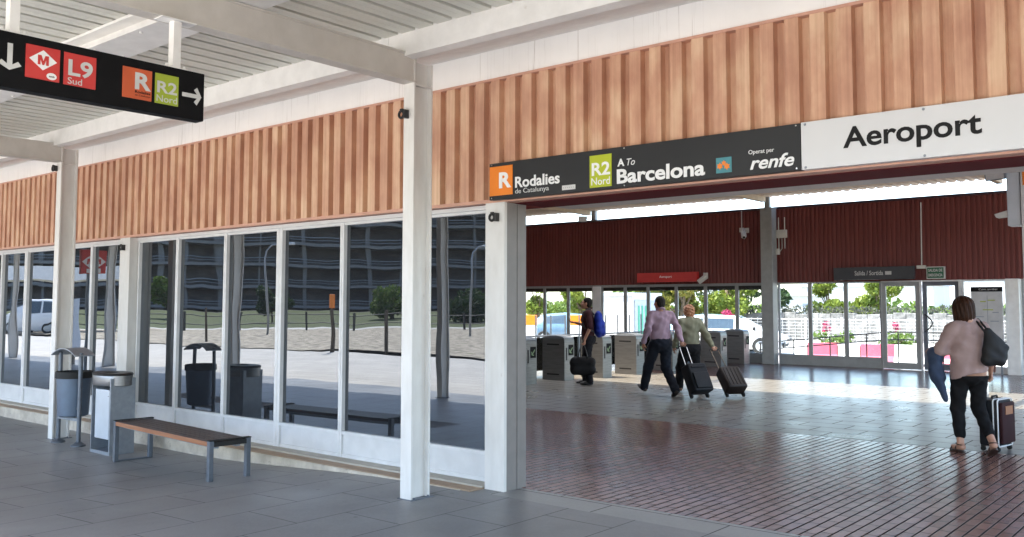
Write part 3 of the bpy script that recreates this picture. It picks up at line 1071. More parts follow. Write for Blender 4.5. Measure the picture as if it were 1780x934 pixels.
# ================================================================== BENCH AND BINS
bn = thing("bench", "backless bench with brown timber slats and grey steel loop legs on the platform", "bench", (-8.6, 4.95, 0), rot=rad(-4.2))
b = MB()
zt = .435
for i in range(6):
    y = -.195 + i * .066
    b.box(-1.055, 1.055, y, y + .058, zt - .035, zt, bev=.006)
b.build("seat", M['wood'], bn, local=True)
b = MB()
b.box(-1.05, 1.05, -.212, -.198, zt - .045, zt - .004, bev=.003)
b.build("seat_edge", M['wood_edge'], bn, local=True)
b = MB()
b.box(-1.02, 1.02, -.13, -.09, zt - .075, zt - .036)
b.box(-1.02, 1.02, .09, .13, zt - .075, zt - .036)
b.build("seat_frame", M['galv'], bn, local=True)
for sx, zb in ((-1.08, 0.002), (1.03, .052)):
    q = MB()
    for y in (-.215, .165):
        q.box(sx, sx + .05, y, y + .045, zb, zt + .004, bev=.004)
    q.box(sx, sx + .05, -.17, .165, zb, zb + .012)
    q.box(sx + .001, sx + .049, -.17, .165, zt - .045, zt - .006)
    q.build("leg", M['galv_dark'], bn, local=True)
    q = MB()
    q.box(sx - .0015, sx + .0515, -.168, .163, zt - .048, zt - .004)
    q.box(sx - .003, sx + .053, -.218, .213, zt + .004, zt + .012, bev=.002)
    q.build("end_cap", M['rubber'], bn, local=True)

# round litter bin with a curved hood
bi = thing("litter_bin", "round blue-grey litter bin under a curved hood between two posts", "bin", (-11.32, 5.09, 0), rot=rad(2))
b = MB()
b.lathe([(0, .335), (.15, .335), (.175, .35), (.198, .80), (.198, .86), (.18, .86), (.18, .55), (0, .55)], (.0, .02, 0), 28)
b.build("bucket", M['bin_blue'], bi, local=True, smooth=True)
b = MB()
b.lathe([(.200, .80), (.214, .805), (.214, .875), (.204, .885), (.18, .885), (.18, .80)], (.0, .02, 0), 28)
b.build("rim", M['rubber'], bi, local=True, smooth=True)
b = MB()
n = 12
for i in range(n):
    a0, a1 = -1 + 2 * i / n, -1 + 2 * (i + 1) / n
    z0, z1 = 1.16 - .085 * a0 * a0, 1.16 - .085 * a1 * a1
    b.add([(a0 * .30, -.13, z0), (a1 * .30, -.13, z1), (a1 * .30, .12, z1), (a0 * .30, .12, z0),
           (a0 * .30, -.13, z0 + .012), (a1 * .30, -.13, z1 + .012), (a1 * .30, .12, z1 + .012), (a0 * .30, .12, z0 + .012)],
          [(0, 1, 2, 3), (4, 5, 6, 7), (0, 1, 5, 4), (3, 2, 6, 7)] + ([(0, 3, 7, 4)] if i == 0 else []) + ([(1, 2, 6, 5)] if i == n - 1 else []))
b.build("hood", M['galv'], bi, local=True, smooth=True)
for s in (-1, 1):
    q = MB()
    q.tube([(s * .255, -.03, .01), (s * .255, -.03, 1.115)], .026, 12)
    q.tube([(s * .255, -.03, .44), (s * .20, -.03, .44)], .014, 8)
    q.lathe([(0, 0.001), (.085, 0.001), (.085, .012), (.03, .05), (0, .05)], (s * .255, -.03, .0), 16)
    q.build("post", M['galv_dark'], bi, local=True, smooth=True)
q = MB()
q.box(-.255, .255, -.05, -.01, .295, .33)
q.build("crossbar", M['galv'], bi, local=True)

# square steel bin with an ashtray ring
ab = thing("ashtray_bin", "square pale steel litter bin with a round ashtray top beside the bench", "bin", (-10.31, 5.17, 0), rot=rad(0))
b = MB()
b.box(-.235, -.222, -.20, .09, 0, .86)
b.box(.20, .222, -.20, .09, 0, .86)
b.box(-.222, .20, .06, .09, .04, .86)
b.box(-.222, .20, -.20, -.18, 0.0, .035)
b.box(-.222, .20, -.18, .06, 0.02, .035)
b.build("bin_frame", M['galv'], ab, local=True)
b = MB()
b.box(-.165, .165, -.19, .055, .17, .73, bev=.006)
b.build("bin_door", M['galv_light'], ab, local=True)
b = MB()
b.lathe([(.30, .775), (.305, .78), (.305, .90), (.30, .905), (.29, .905), (.29, .78), (.30, .775)], (-.03, -.06, 0), 36, sx=1.0, sy=.62)
b.build("top_band", M['stainless'], ab, local=True, smooth=True)
b = MB()
b.lathe([(0, .89), (.31, .89), (.315, .905), (.30, .918), (.12, .918), (.11, .90), (0, .90)], (-.03, -.06, 0), 36, sx=1.0, sy=.62)
b.build("ashtray", M['dark'], ab, local=True, smooth=True)
q = MB()
for z in (.66, .74, .82):
    q.lathe([(0, 0), (.006, 0), (.006, .004), (0, .004)], (.17, -.202, z), 8)
q.build("lock", M['dark'], ab, local=True)

# ================================================================== INSIDE THE HALL: SIGNS AND FITTINGS
YB = 23.385
rs = thing("hall_sign", "small red illuminated-style sign reading Aeroport on the maroon wall", "sign", (-13.5, 23.2, 2.4))
b = MB()
b.box(-14.49, -12.50, 23.14, 23.30, 2.395, 2.675, bev=.006)
b.box(-14.2, -14.1, 23.30, 23.385, 2.50, 2.56)
b.box(-12.9, -12.8, 23.30, 23.385, 2.50, 2.56)
b.build("sign_panel", M['red'], rs)
text("Aeroport", rs, M['letter_white'], (-13.72, 23.139, 2.50), XR, ZU, .42, .085, bold=.01)
es = thing("exit_sign", "dark grey sign reading Salida Sortida above the glazed doors", "sign", (-7.6, 23.2, 2.4))
b = MB()
b.box(-8.56, -6.60, 23.14, 23.30, 2.365, 2.685, bev=.005)
b.box(-8.3, -8.2, 23.30, 23.385, 2.5, 2.56)
b.box(-6.95, -6.85, 23.30, 23.385, 2.5, 2.56)
b.build("sign_panel", mat("slate_sign", (0.045, 0.048, 0.056), 0.4), es)
text("Salida / Sortida", es, M['letter_grey'], (-8.02, 23.139, 2.475), XR, ZU, .70, .115, bold=.012)
plate(es, "door_symbol", M['letter_grey'], (-7.27, 23.139, 2.482), XR, ZU, rect(.15, .085), .003)
ge = thing("emergency_sign", "small green emergency exit sign on the maroon wall over the doors", "sign", (-6.1, 23.3, 2.4))
b = MB()
b.box(-6.345, -5.935, 23.30, 23.39, 2.365, 2.66)
b.build("sign_frame", M['box_white'], ge)
b = MB()
b.box(-6.325, -5.955, 23.292, 23.30, 2.385, 2.64)
b.build("sign_panel", M['green_sign'], ge)
text("SALIDA DE", ge, M['letter_grey'], (-6.30, 23.291, 2.535), XR, ZU, .32, .07, bold=.02)
text("EMERGENCIA", ge, M['letter_grey'], (-6.30, 23.291, 2.42), XR, ZU, .32, .07, bold=.02)
cb = thing("conduit_box", "off-white junction box at the foot of a long conduit beside the green sign", "junction box", (-6.47, 23.38, 2.6))
b = MB()
b.box(-6.58, -6.37, 23.31, 23.39, 2.62, 2.70, bev=.006)
b.build("box", M['box_white'], cb)
b = MB()
b.tube([(-6.47, 23.375, 2.70), (-6.45, 23.375, 4.25)], .014, 8)
b.build("conduit", M['box_white'], cb)
# cctv on the maroon wall
def cctv(x, y, z, yaw, label, arm):
    t = thing("security_camera", label, "camera", (x, y, z))
    q = MB()
    d = Vector((math.sin(yaw) * .8, -math.cos(yaw) * .8, -.6)).normalized()
    s = d.orthogonal().normalized()
    w = d.cross(s)
    q.obox((0, -.20, -.06), d, s, w, .15, .055, .055, bev=.012)
    q.build("camera_housing", M['box_white'], t, local=True, smooth=True)
    q = MB()
    q.tube([Vector((0, -.20, -.06)) + d * .15, Vector((0, -.20, -.06)) + d * .165], .035, 12)
    q.build("lens", M['dark'], t, local=True)
    q = MB()
    q.tube([(0, 0, .06), (0, -.12, .06), (0, -.20, -.04)], .018, 8)
    q.box(-.07, .07, -.02, .0, -.01, .13)
    if arm:
        q.tube([(-.14, -.02, .12), (-.14, -.02, .62)], .012, 8)
        q.box(-.20, -.08, -.05, .0, .02, .14)
    q.build("mount", M['box_white'], t, local=True)
    return t
cctv(-11.06, 23.40, 3.74, .5, "off-white security camera on the maroon wall left of the grey column", True)
cctv(-12.34, 23.40, 2.52, -1.0, "white security camera at the end of the red hall sign", False)
ap = thing("wireless_box", "white wall box with two thin rods beside the grey hall column", "wall box", (-10.0, 23.38, 3.6))
b = MB()
b.box(-10.17, -9.88, 23.31, 23.39, 3.54, 3.76, bev=.012)
b.build("box", M['box_white'], ap)
for x in (-10.11, -9.94):
    q = MB()
    q.tube([(x, 23.35, 3.25), (x, 23.35, 4.10)], .013, 8)
    q.build("rod", M['box_white'], ap)
q = MB()
q.tube([(-10.03, 23.37, 3.54), (-10.03, 23.37, 3.25), (-10.09, 23.37, 3.18)], .010, 6)
q.box(-10.24, -10.09, 23.27, 23.385, 3.09, 3.25, bev=.008)
q.build("lower_box", M['box_white'], ap)
def floodlight(x, y, z, yaw, label):
    t = thing("floodlight", label, "lamp", (x, y, z), rot=yaw)
    q = MB()
    q.add([(-.13, -.06, -.09), (.13, -.06, -.09), (.13, -.10, .09), (-.13, -.10, .09), (-.08, .08, -.05), (.08, .08, -.05), (.08, .06, .06), (-.08, .06, .06)],
          [(0, 1, 2, 3), (5, 4, 7, 6), (0, 4, 5, 1), (3, 2, 6, 7), (0, 3, 7, 4), (1, 5, 6, 2)])
    q.build("lamp_body", M['galv'], t, local=True)
    q = MB()
    q.add([(-.115, -.066, -.078), (.115, -.066, -.078), (.115, -.104, .078), (-.115, -.104, .078)], [(0, 1, 2, 3)])
    q.build("lamp_glass", M['lamp'], t, local=True, fix=False)
    q = MB()
    q.tube([(-.14, 0, 0), (-.14, 0, .13), (.14, 0, .13), (.14, 0, 0)], .010, 6)
    q.tube([(0, 0, .13), (0, 0, .30)], .014, 6)
    q.build("yoke", M['galv'], t, local=True)
floodlight(-16.35, 22.95, 4.40, .7, "grey floodlight at the head of the far hall column")
floodlight(-2.42, 12.0, 3.30, -.4, "grey floodlight beside the tall white pillar near the right edge")

# tall white pillar with an orange plate, at the right edge
tp = thing("white_pillar", "tall white pillar with an orange plate and a grey side box at the right", "pillar", (-1.8, 12.0, ZF))
b = MB()
b.box(-2.175, -1.35, 11.9, 12.25, ZF, 3.42, bev=.006)
b.build("pillar_body", M['alu'], tp)
plate(tp, "orange_plate", M['orange'], (-2.15, 11.899, 3.12), XR, ZU, rect(.6, .22), .004)
b = MB()
b.box(-2.325, -2.185, 11.92, 12.12, 2.65, 3.30, bev=.01)
b.build("side_box", M['galv_light'], tp)
b = MB()
b.add([(-2.47, 11.94, 2.80), (-2.327, 11.94, 2.84), (-2.327, 12.10, 2.84), (-2.47, 12.10, 2.80), (-2.45, 11.94, 2.76), (-2.327, 11.94, 2.77), (-2.327, 12.10, 2.77), (-2.45, 12.10, 2.76)],
      [(0, 1, 2, 3), (4, 5, 6, 7), (0, 1, 5, 4), (2, 3, 7, 6), (0, 3, 7, 4), (1, 2, 6, 5)])
b.build("flap", M['box_white'], tp)

# information panel
ip = thing("information_panel", "tall white information panel with a black header standing before the rear windows", "notice board", (-4.95, 22.95, ZF))
b = MB()
b.box(-5.29, -4.64, 22.95, 23.02, .55, 2.04, bev=.004)
b.build("panel", mat("poster_white", (0.50, 0.50, 0.51), 0.4), ip)
b = MB()
b.box(-5.292, -4.638, 22.945, 23.025, 2.04, 2.15)
b.build("header", M['sign_black'], ip)
text("Com arribar", ip, M['letter_grey'], (-5.12, 22.944, 2.072), XR, ZU, .40, .042)
for x in (-5.24, -4.72):
    q = MB()
    q.box(x, x + .04, 22.97, 23.0, ZF, .55)
    q.build("leg", M['galv'], ip)
ch = [(-4.96, .75, .015, 1.15, 'galv')]
for (z, xa, xb) in ((1.80, -5.10, -4.98), (1.83, -4.94, -4.79), (1.61, -5.05, -4.83), (1.55, -4.85, -4.72), (1.45, -5.2, -5.03), (1.35, -4.9, -4.72), (1.2, -5.18, -5.0), (1.0, -5.2, -4.98), (.9, -4.9, -4.7)):
    plate(ip, "printed_bar", M['lime_dull'] if z > 1.56 else M['galv'], (xa, 22.949, z), XR, ZU, rect(xb - xa, .022), .002)
plate(ip, "printed_bar", M['galv'], (-4.955, 22.949, .7), XR, ZU, rect(.012, 1.25), .002)

# ticket gates
def gate_tree():
    t = thing("ticket_gate", "gate", "ticket gate", (0, 0, 0))
    q = MB()
    q.prism([(-.58, 0), (0, 0), (0, .80), (-.01, .86), (-.03, .87), (-.58, .87)], 'y', 0, .34)
    q.build("cabinet", M['stainless'], t, local=True)
    q = MB()
    pts = [(-.585, .87), (-.01, .87), (-.01, .885), (-.06, .91), (-.20, .93), (-.36, .93), (-.50, .91), (-.585, .885)]
    q.prism(pts, 'y', -.005, .345)
    q.build("top_cap", M['galv'], t, local=True)
    for z in (.11, .73):
        q = MB()
        q.box(-.46, -.14, -.003, .01, z, z + .03)
        q.build("slot", M['dark'], t, local=True)
    q = MB()
    q.box(-.002, .004, .05, .09, .42, .68)
    q.build("card_slot", M['rubber'], t, local=True)
    q = MB()
    q.box(-.002, .006, .14, .31, .52, .74)
    r = q.build("display", M['sign_black'], t, local=True)
    d = .007
    plate(r, "arrow", mat("green_white_arrow", (0.16, 0.24, 0.13), 0.5), (d, .275, .68), YR, ZU, rot_pts(arrow_pts(.15, .055, .06, .026), math.pi * 1.25), .002, local=True)
    q = MB()
    q.box(-.57, -.01, .02, .32, -.0, .02)
    q.build("kick_base", M['rubber'], t, local=True)
    return t
g0 = gate_tree()
gates = [(-11.24, 13.85, "steel ticket gate nearest the entrance, half hidden by the white pier"),
         (-11.24, 15.12, "dark-sided steel ticket gate just left of the man with the blue backpack"),
         (-11.03, 16.22, "steel ticket gate half hidden behind the man with the blue backpack"),
         (-11.02, 17.55, "brightly lit steel ticket gate between the backpack man and the man in the mauve shirt"),
         (-10.95, 19.05, "steel ticket gate hidden mostly behind the couple pulling suitcases"),
         (-10.71, 21.06, "steel ticket gate second from the grey hall column"),
         (-10.87, 22.72, "steel ticket gate closest to the grey hall column")]
for i, (x, y, lab) in enumerate(gates):
    o = g0 if i == 0 else copy_tree(g0)
    o.location = (x, y, ZF + .002)
    o["label"] = lab
    o["group"] = "ticket gates in a row across the hall"
# second cabinets of the far side of the barrier
rl = thing("barrier_rail", "low grey glazed rail with thin posts beyond the ticket gates", "railing", (-12.6, 18, ZF))
b = MB()
for y in [13.0 + .55 * i for i in range(19)]:
    q = MB()
    q.tube([(-12.5, y, ZF), (-12.5, y, 1.48)], .018, 8)
    q.build("post", M['galv'], rl)
b = MB()
b.tube([(-12.5, 13.0, 1.02), (-12.5, 22.9, 1.02)], .02, 8)
b.build("rail", M['galv'], rl)
b = MB()
b.box(-12.505, -12.495, 13.0, 22.9, .25, .98)
b.build("glass_panel", M['clear'], rl)

# ================================================================== PEOPLE
# Each figure is one distance field built from tapered, flattened limbs that melt into each other,
# turned into one continuous surface; clothes are thicker fields over the same joints.
class Field:
    def __init__(self, lo, hi, h):
        self.lo = np.array(lo, float)
        self.h = h
        self.n = np.ceil((np.array(hi, float) - self.lo) / h).astype(int) + 1
        self.F = np.full(self.n, 0.25, np.float32)

    def _sub(self, lo, hi):
        a = np.clip(np.floor((np.array(lo) - self.lo) / self.h).astype(int), 0, self.n - 1)
        b = np.clip(np.ceil((np.array(hi) - self.lo) / self.h).astype(int) + 1, 1, self.n)
        sl = tuple(slice(i, j) for i, j in zip(a, b))
        g = [self.lo[i] + self.h * np.arange(a[i], b[i]) for i in range(3)]
        X, Y, Z = np.meshgrid(*g, indexing='ij')
        return sl, X, Y, Z

    def _join(self, sl, d, k):
        f = self.F[sl]
        if k <= 0:
            self.F[sl] = np.minimum(f, d)
        else:
            hh = np.clip(0.5 + 0.5 * (f - d) / k, 0, 1)
            self.F[sl] = f * (1 - hh) + d * hh - k * hh * (1 - hh)

    def cone(self, a, b, ra, rb, k=0.03, flat=1.0, side=(1, 0, 0)):
        """tapered limb from a to b; flat<1 makes it thinner across 'side' x axis"""
        a, b = np.array(a, float), np.array(b, float)
        R = max(ra, rb) / min(flat, 1) + k + 0.05
        sl, X, Y, Z = self._sub(np.minimum(a, b) - R, np.maximum(a, b) + R)
        if X.size == 0:
            return
        d = b - a
        L2 = max(d @ d, 1e-9)
        px, py, pz = X - a[0], Y - a[1], Z - a[2]
        t = np.clip((px * d[0] + py * d[1] + pz * d[2]) / L2, 0, 1)
        qx, qy, qz = px - t * d[0], py - t * d[1], pz - t * d[2]
        if flat != 1.0:
            dn = d / math.sqrt(L2)
            s = np.array(side, float)
            s = s - dn * (s @ dn)
            s /= np.linalg.norm(s)
            c = qx * s[0] + qy * s[1] + qz * s[2]
            e = (1 / flat - 1) * c
            qx, qy, qz = qx + e * s[0], qy + e * s[1], qz + e * s[2]
        self._join(sl, np.sqrt(qx * qx + qy * qy + qz * qz) - (ra + (rb - ra) * t), k)

    def ell(self, c, r, k=0.03, rot=None):
        c, r = np.array(c, float), np.array(r, float)
        R = r.max() + k + 0.05
        sl, X, Y, Z = self._sub(c - R, c + R)
        if X.size == 0:
            return
        p = np.stack([X - c[0], Y - c[1], Z - c[2]], -1)
        if rot is not None:
            p = p @ np.array(rot)
        q = p / r
        kk = np.sqrt((q * q).sum(-1))
        k2 = np.sqrt(((q / r) ** 2).sum(-1)) + 1e-9
        self._join(sl, kk * (kk - 1) / k2, k)

    def cut(self, fn):
        """intersect with fn(X,Y,Z)<0"""
        sl, X, Y, Z = self._sub(self.lo, self.lo + self.h * self.n)
        self.F[sl] = np.maximum(self.F[sl], fn(X, Y, Z))

    def warp(self, fn):
        sl, X, Y, Z = self._sub(self.lo, self.lo + self.h * self.n)
        self.F[sl] += fn(X, Y, Z).astype(np.float32)

    def mesh(self, name, m, parent, label=None):
        F = self.F
        s = F < 0
        cn = np.array(F.shape) - 1
        tot = int(cn.prod())
        acc = np.zeros((tot, 3))
        cnt = np.zeros(tot)
        quads = []
        for ax in range(3):
            A = [slice(None)] * 3
            B = [slice(None)] * 3
            A[ax] = slice(0, -1)
            B[ax] = slice(1, None)
            f0, f1 = F[tuple(A)], F[tuple(B)]
            idx = np.argwhere(s[tuple(A)] != s[tuple(B)])
            if len(idx) == 0:
                continue
            v0 = f0[tuple(idx.T)]
            v1 = f1[tuple(idx.T)]
            t = v0 / (v0 - v1)
            pos = idx.astype(float)
            pos[:, ax] += t
            u, w = [(1, 2), (2, 0), (0, 1)][ax]
            cells = []
            for du, dw in ((-1, -1), (0, -1), (0, 0), (-1, 0)):
                c = idx.copy()
                c[:, u] += du
                c[:, w] += dw
                ok = ((c >= 0) & (c < cn)).all(1)
                c = np.clip(c, 0, cn - 1)
                ci = (c[:, 0] * cn[1] + c[:, 1]) * cn[2] + c[:, 2]
                for q in range(3):
                    acc[:, q] += np.bincount(ci[ok], pos[ok, q], tot)
                cnt += np.bincount(ci[ok], None, tot)
                cells.append(ci)
            qd = np.stack(cells, 1)
            flip = v0 > v1
            qd[flip] = qd[flip][:, ::-1]
            quads.append(qd)
        if not quads:
            return None
        quads = np.concatenate(quads)
        used, inv = np.unique(quads.ravel(), return_inverse=True)
        vv = acc[used] / cnt[used][:, None] * self.h + self.lo
        ff = inv.reshape(-1, 4)
        me = bpy.data.meshes.new(name)
        me.from_pydata(vv.tolist(), [], ff.tolist())
        me.materials.append(m)
        me.polygons.foreach_set("use_smooth", [True] * len(me.polygons))
        me.update()
        o = bpy.data.objects.new(name, me)
        COL.objects.link(o)
        o.parent = parent
        WL[o.name] = WL[parent.name].copy()
        if label:
            o["label"] = label
        return o


def hand(fd, wrist, d, palm, r=1.0, curl=0.5, thumb=1):
    """palm and five separate bent fingers; d = direction of the hand, palm = palm normal"""
    w = np.array(wrist, float)
    d = np.array(d, float) / np.linalg.norm(d)
    p = np.array(palm, float)
    p = p - d * (p @ d)
    p /= np.linalg.norm(p)
    s = np.cross(d, p) * thumb
    fd.cone(w, w + d * .075 * r, .026 * r, .036 * r, .015, flat=.6, side=p)
    for i, (o_, L) in enumerate(((.030, .070), (.010, .080), (-.010, .075), (-.029, .058))):
        a = w + d * .085 * r + s * o_ * r
        b = a + (d * math.cos(curl * .6) + p * math.sin(curl * .6)) * L * .45 * r
        c = b + (d * math.cos(curl * 1.6) + p * math.sin(curl * 1.6)) * L * .35 * r
        e = c + (d * math.cos(curl * 2.5) + p * math.sin(curl * 2.5)) * L * .28 * r
        fd.cone(a - d * .02, b, .0095 * r, .009 * r, .006)
        fd.cone(b, c, .009 * r, .0085 * r, .003)
        fd.cone(c, e, .0085 * r, .007 * r, .003)
    a = w + d * .03 * r + s * .028 * r
    b = a + (d * .6 + s * .65 + p * .35) * .042 * r
    c = b + (d * .85 + s * .15 + p * .5) * .034 * r
    fd.cone(a, b, .012 * r, .0105 * r, .01)
    fd.cone(b, c, .0105 * r, .008 * r, .004)


def head(fd, c, f, s=1.0):
    """skull, jaw, nose, lips, brow, ears; f = facing direction (unit, horizontal-ish)"""
    c = np.array(c, float)
    f = np.array(f, float) / np.linalg.norm(f)
    r = np.cross(f, (0, 0, 1))
    r /= np.linalg.norm(r)
    u = np.cross(r, f)
    rot = np.stack([r, f, u], 1)
    def P(x, y, z):
        return c + (r * x + f * y + u * z) * s
    fd.ell(P(0, -.012, .028), np.array((.075, .094, .092)) * s, .02, rot)
    fd.ell(P(0, .030, -.030), np.array((.060, .064, .080)) * s, .03, rot)
    fd.ell(P(0, .062, -.088), np.array((.028, .026, .024)) * s, .025, rot)
    fd.cone(P(0, .084, .018), P(0, .110, -.022), .010 * s, .015 * s, .014)
    fd.cone(P(-.030, .082, .028), P(.030, .082, .028), .010 * s, .010 * s, .015)
    fd.cone(P(-.018, .090, -.052), P(.018, .090, -.052), .009 * s, .009 * s, .008)
    fd.cone(P(-.016, .088, -.066), P(.016, .088, -.066), .009 * s, .009 * s, .008)
    for sg in (-1, 1):
        fd.ell(P(sg * .077, -.006, -.004), np.array((.010, .020, .032)) * s, .008, rot)
        fd.ell(P(sg * .046, .066, -.020), np.array((.022, .02, .02)) * s, .02, rot)
    return P, rot


def person(label, pos, rot, J, mats, opt):
    """J: joints in local axes (x right, y forward, z up)"""
    root = thing("person", label, "person", pos, rot=rot)
    lo, hi = np.array(opt['lo']), np.array(opt['hi'])
    fat = opt.get('fat', 1.0)
    hs_ = opt.get('hip_w', 1.0)
    hc, nk, ch, wa, pe = J['head'], J['neck'], J['chest'], J['waist'], J['pelvis']
    face = J['face']
    # the body itself
    B = Field(lo, hi, .0078)
    P, hrot = head(B, hc, face, opt.get('head', 1.0))
    B.cone(nk, np.array(hc) + (0, -.01, -.06), .062 * opt.get('nk', 1), .052, .03)
    B.cone(wa, pe, .115 * fat, .125 * fat, .06, flat=.8, side=(0, 1, 0))
    B.cone(ch, wa, .13 * fat, .115 * fat, .06, flat=.75, side=(0, 1, 0))
    B.cone(np.array(J['shl']) + (.06, 0, -.02), np.array(J['shr']) - (.06, 0, .02), .048, .048, .05)
    for s, sg in (('l', -1), ('r', 1)):
        sh, el, wr = J['sh' + s], J['el' + s], J['wr' + s]
        B.cone(np.array(sh) - (sg * .015, 0, .03), el, .040 * fat, .034 * fat, .04)
        B.cone(el, wr, .034 * fat, .026, .02)
        hd = J.get('hand' + s, np.array(wr) - np.array(el))
        hand(B, wr, hd, J.get('palm' + s, (-sg, 0, 0)), .98, J.get('curl' + s, .5), thumb=J.get('thumb' + s, -sg))
        hp, kn, an = J['hip' + s], J['kn' + s], J['an' + s]
        B.cone(hp, kn, .080 * fat, .052 * fat, .05)
        B.cone(kn, an, .050 * fat, .036, .02)
        td = np.array(J['toe' + s], float)
        td /= np.linalg.norm(td)
        B.cone(np.array(an) - td * .03 + (0, 0, -.03), np.array(an) + td * .13 + (0, 0, -.045), .034, .026, .02)
    body = B.mesh("body", mats['skin'], root)
    for sg in (-1, 1):
        q = MB()
        c = P(sg * .031, .083, .008)
        q.lathe([(0, -.009), (.007, -.006), (.0095, 0), (.007, .006), (0, .009)], c, 10)
        q.build("eye", M['eye'], body, local=True, smooth='all')
    # shirt / jacket
    Sf = Field(lo, hi, .0085)
    e = opt.get('ease', .018)
    bust = opt.get('bust', 0)
    hem = opt['hem']
    Sf.cone(ch, wa, (.135 + e) * fat, (.122 + e) * fat, .06, flat=.74, side=(0, 1, 0))
    Sf.cone(wa, np.array(pe) + (0, 0, -.05), (.122 + e) * fat, (.135 + e) * fat * hs_ + opt.get('hip_ease', 0), .06, flat=.80, side=(0, 1, 0))
    Sf.cone(np.array(J['shl']) + (.06, 0, -.02), np.array(J['shr']) - (.06, 0, .02), .058 + e, .058 + e, .06)
    Sf.cone(np.array(ch) + (0, 0, .05), np.array(nk) + (0, 0, -.01), .125, .056 + e * .4, .06, flat=.62, side=(0, 1, 0))
    if bust:
        for sg in (-1, 1):
            Sf.ell(np.array(ch) + (sg * .075, .075, -.03), (.075, .07, .075), .05)
    if opt.get('belly'):
        Sf.ell(np.array(wa) + (0, .05, -.02), (.13 * fat, .11, .14), .08)
    cuff = opt.get('cuff', 1.0)
    for s, sg in (('l', -1), ('r', 1)):
        sh, el, wr = (np.array(J[q + s], float) for q in ('sh', 'el', 'wr'))
        Sf.cone(sh + (sg * -.012, 0, -.018), el, (.043 + e) * fat, (.038 + e) * fat, .05)
        if cuff > 0:
            wr2 = el + (wr - el) * cuff
            Sf.cone(el, wr2, (.038 + e) * fat, .031 + e * .6, .03)
    if opt.get('collar'):
        c_ = np.array(nk) + (0, -.005, .035)
        for t in range(14):
            a, b_ = [2 * math.pi * q / 14 for q in (t, t + 1)]
            Sf.cone(c_ + (.066 * math.sin(a), .060 * math.cos(a) , -.012 * math.cos(a)), c_ + (.066 * math.sin(b_), .060 * math.cos(b_), -.012 * math.cos(b_)), .016, .016, .012)
    lo_ = opt.get('loose', 0)
    if lo_:
        Sf.cone(np.array(ch) + (0, 0, -.05), np.array(pe) + (0, 0, .04), (.128 + e) * fat + lo_, (.128 + e) * fat + lo_, .05, flat=.8, side=(0, 1, 0))
    # folds
    sd = opt.get('seed', 1)
    amp = opt.get('fold', .004)
    Sf.warp(lambda X, Y, Z: amp * (np.sin(X * 34 + Z * 13 + 3 * np.sin(Z * 9 + sd)) * .6 + np.sin(Z * 46 + X * 21 + 4 * np.sin(Y * 12 + sd) + sd) * .6 + .5 * np.sin(X * 71 - Z * 25 + Y * 40 + sd)))
    Sf.cut(lambda X, Y, Z: np.where((np.abs(X) < opt.get('hemx', .23)), hem + .012 * np.sin(X * 18 + sd) + opt.get('hemslope', 0) * X - Z, -1))
    Sf.mesh("jacket" if opt.get('jacket') else "shirt", mats['top'], root)
    # trousers
    T = Field(lo, (hi[0], hi[1], wa[2] + .10), .0085)
    te = opt.get('tease', .018)
    T.cone(np.array(wa) + (0, 0, -.02), pe, (.120 + .008) * fat, (.137 + .008) * fat * hs_, .05, flat=.80, side=(0, 1, 0))
    T.ell(np.array(pe) + (0, -.05, -.03), (.150 * fat * hs_, .11 * fat, .12), .05)
    end = opt.get('leg_end', 1.0)
    for s in 'lr':
        hp, kn, an = (np.array(J[q + s], float) for q in ('hip', 'kn', 'an'))
        T.cone(hp, kn, (.082 + te) * fat, (.056 + te) * fat, .045)
        an2 = kn + (an - kn) * end
        T.cone(kn, an2, (.056 + te) * fat, opt.get('cuff_r', .048) + te, .03)
    tamp = opt.get('tfold', .0045)
    T.warp(lambda X, Y, Z: tamp * (np.sin(Z * 38 + 5 * np.sin(X * 14 + sd) + Y * 17) * .7 + np.sin(Z * 80 + X * 47 + sd) * .35))
    top = opt.get('waistband', hem + .06)
    T.cut(lambda X, Y, Z: np.where(np.abs(X) < .35, Z - top, Z - top))
    T.mesh("trousers", mats['bottom'], root)
    # shoes
    for s in 'lr':
        an = np.array(J['an' + s], float)
        td = np.array(J['toe' + s], float)
        td /= np.linalg.norm(td)
        sx = np.cross(td, (0, 0, 1.0))
        sx /= np.linalg.norm(sx)
        dn = np.cross(sx, td)
        dn = -dn if dn[2] > 0 else dn
        if opt.get('sandals'):
            q = MB()
            base = an + dn * .070
            ol = []
            for t in range(18):
                a = t * 2 * math.pi / 18
                l_ = .125 * math.cos(a)
                w_ = (.040 + .006 * math.cos(a)) * math.sin(a)
                ol.append(base + td * (l_ + .055) + sx * w_)
            q.add([tuple(p) for p in ol] + [tuple(p + dn * .018) for p in ol], [tuple(range(18)), tuple(range(18, 36))] + [(i, (i + 1) % 18, 18 + (i + 1) % 18, 18 + i) for i in range(18)])
            for (o_, w_, h_) in ((.115, .044, .032), (.04, .040, .058)):
                c = base + td * o_
                q.tube([tuple(c + sx * w_ * math.cos(a) - dn * (h_ * math.sin(a))) for a in [math.pi * i / 8 for i in range(9)]], .007, 6)
            c = an + dn * .0
            q.tube([tuple(c + td * .048 * math.cos(a) + sx * .044 * math.sin(a) - dn * .008 * math.cos(a)) for a in [2 * math.pi * i / 14 for i in range(15)]], .006, 6)
            q.build("sandal", mats['shoe'], root, local=True)
        else:
            l2 = an - .16
            K = Field(np.minimum(an - .22, an + td * .1 - .22), np.maximum(an + .22, an + td * .1 + .22), .0075)
            K.cone(an - td * .035 + dn * .035, an + td * .10 + dn * .042, .042, .040, .03, flat=.95, side=dn)
            K.cone(an + td * .08 + dn * .048, an + td * .165 + dn * .052, .040, .030, .03, flat=.8, side=dn)
            K.cone(an + (0, 0, .03), an + dn * .02, .045, .045, .03)
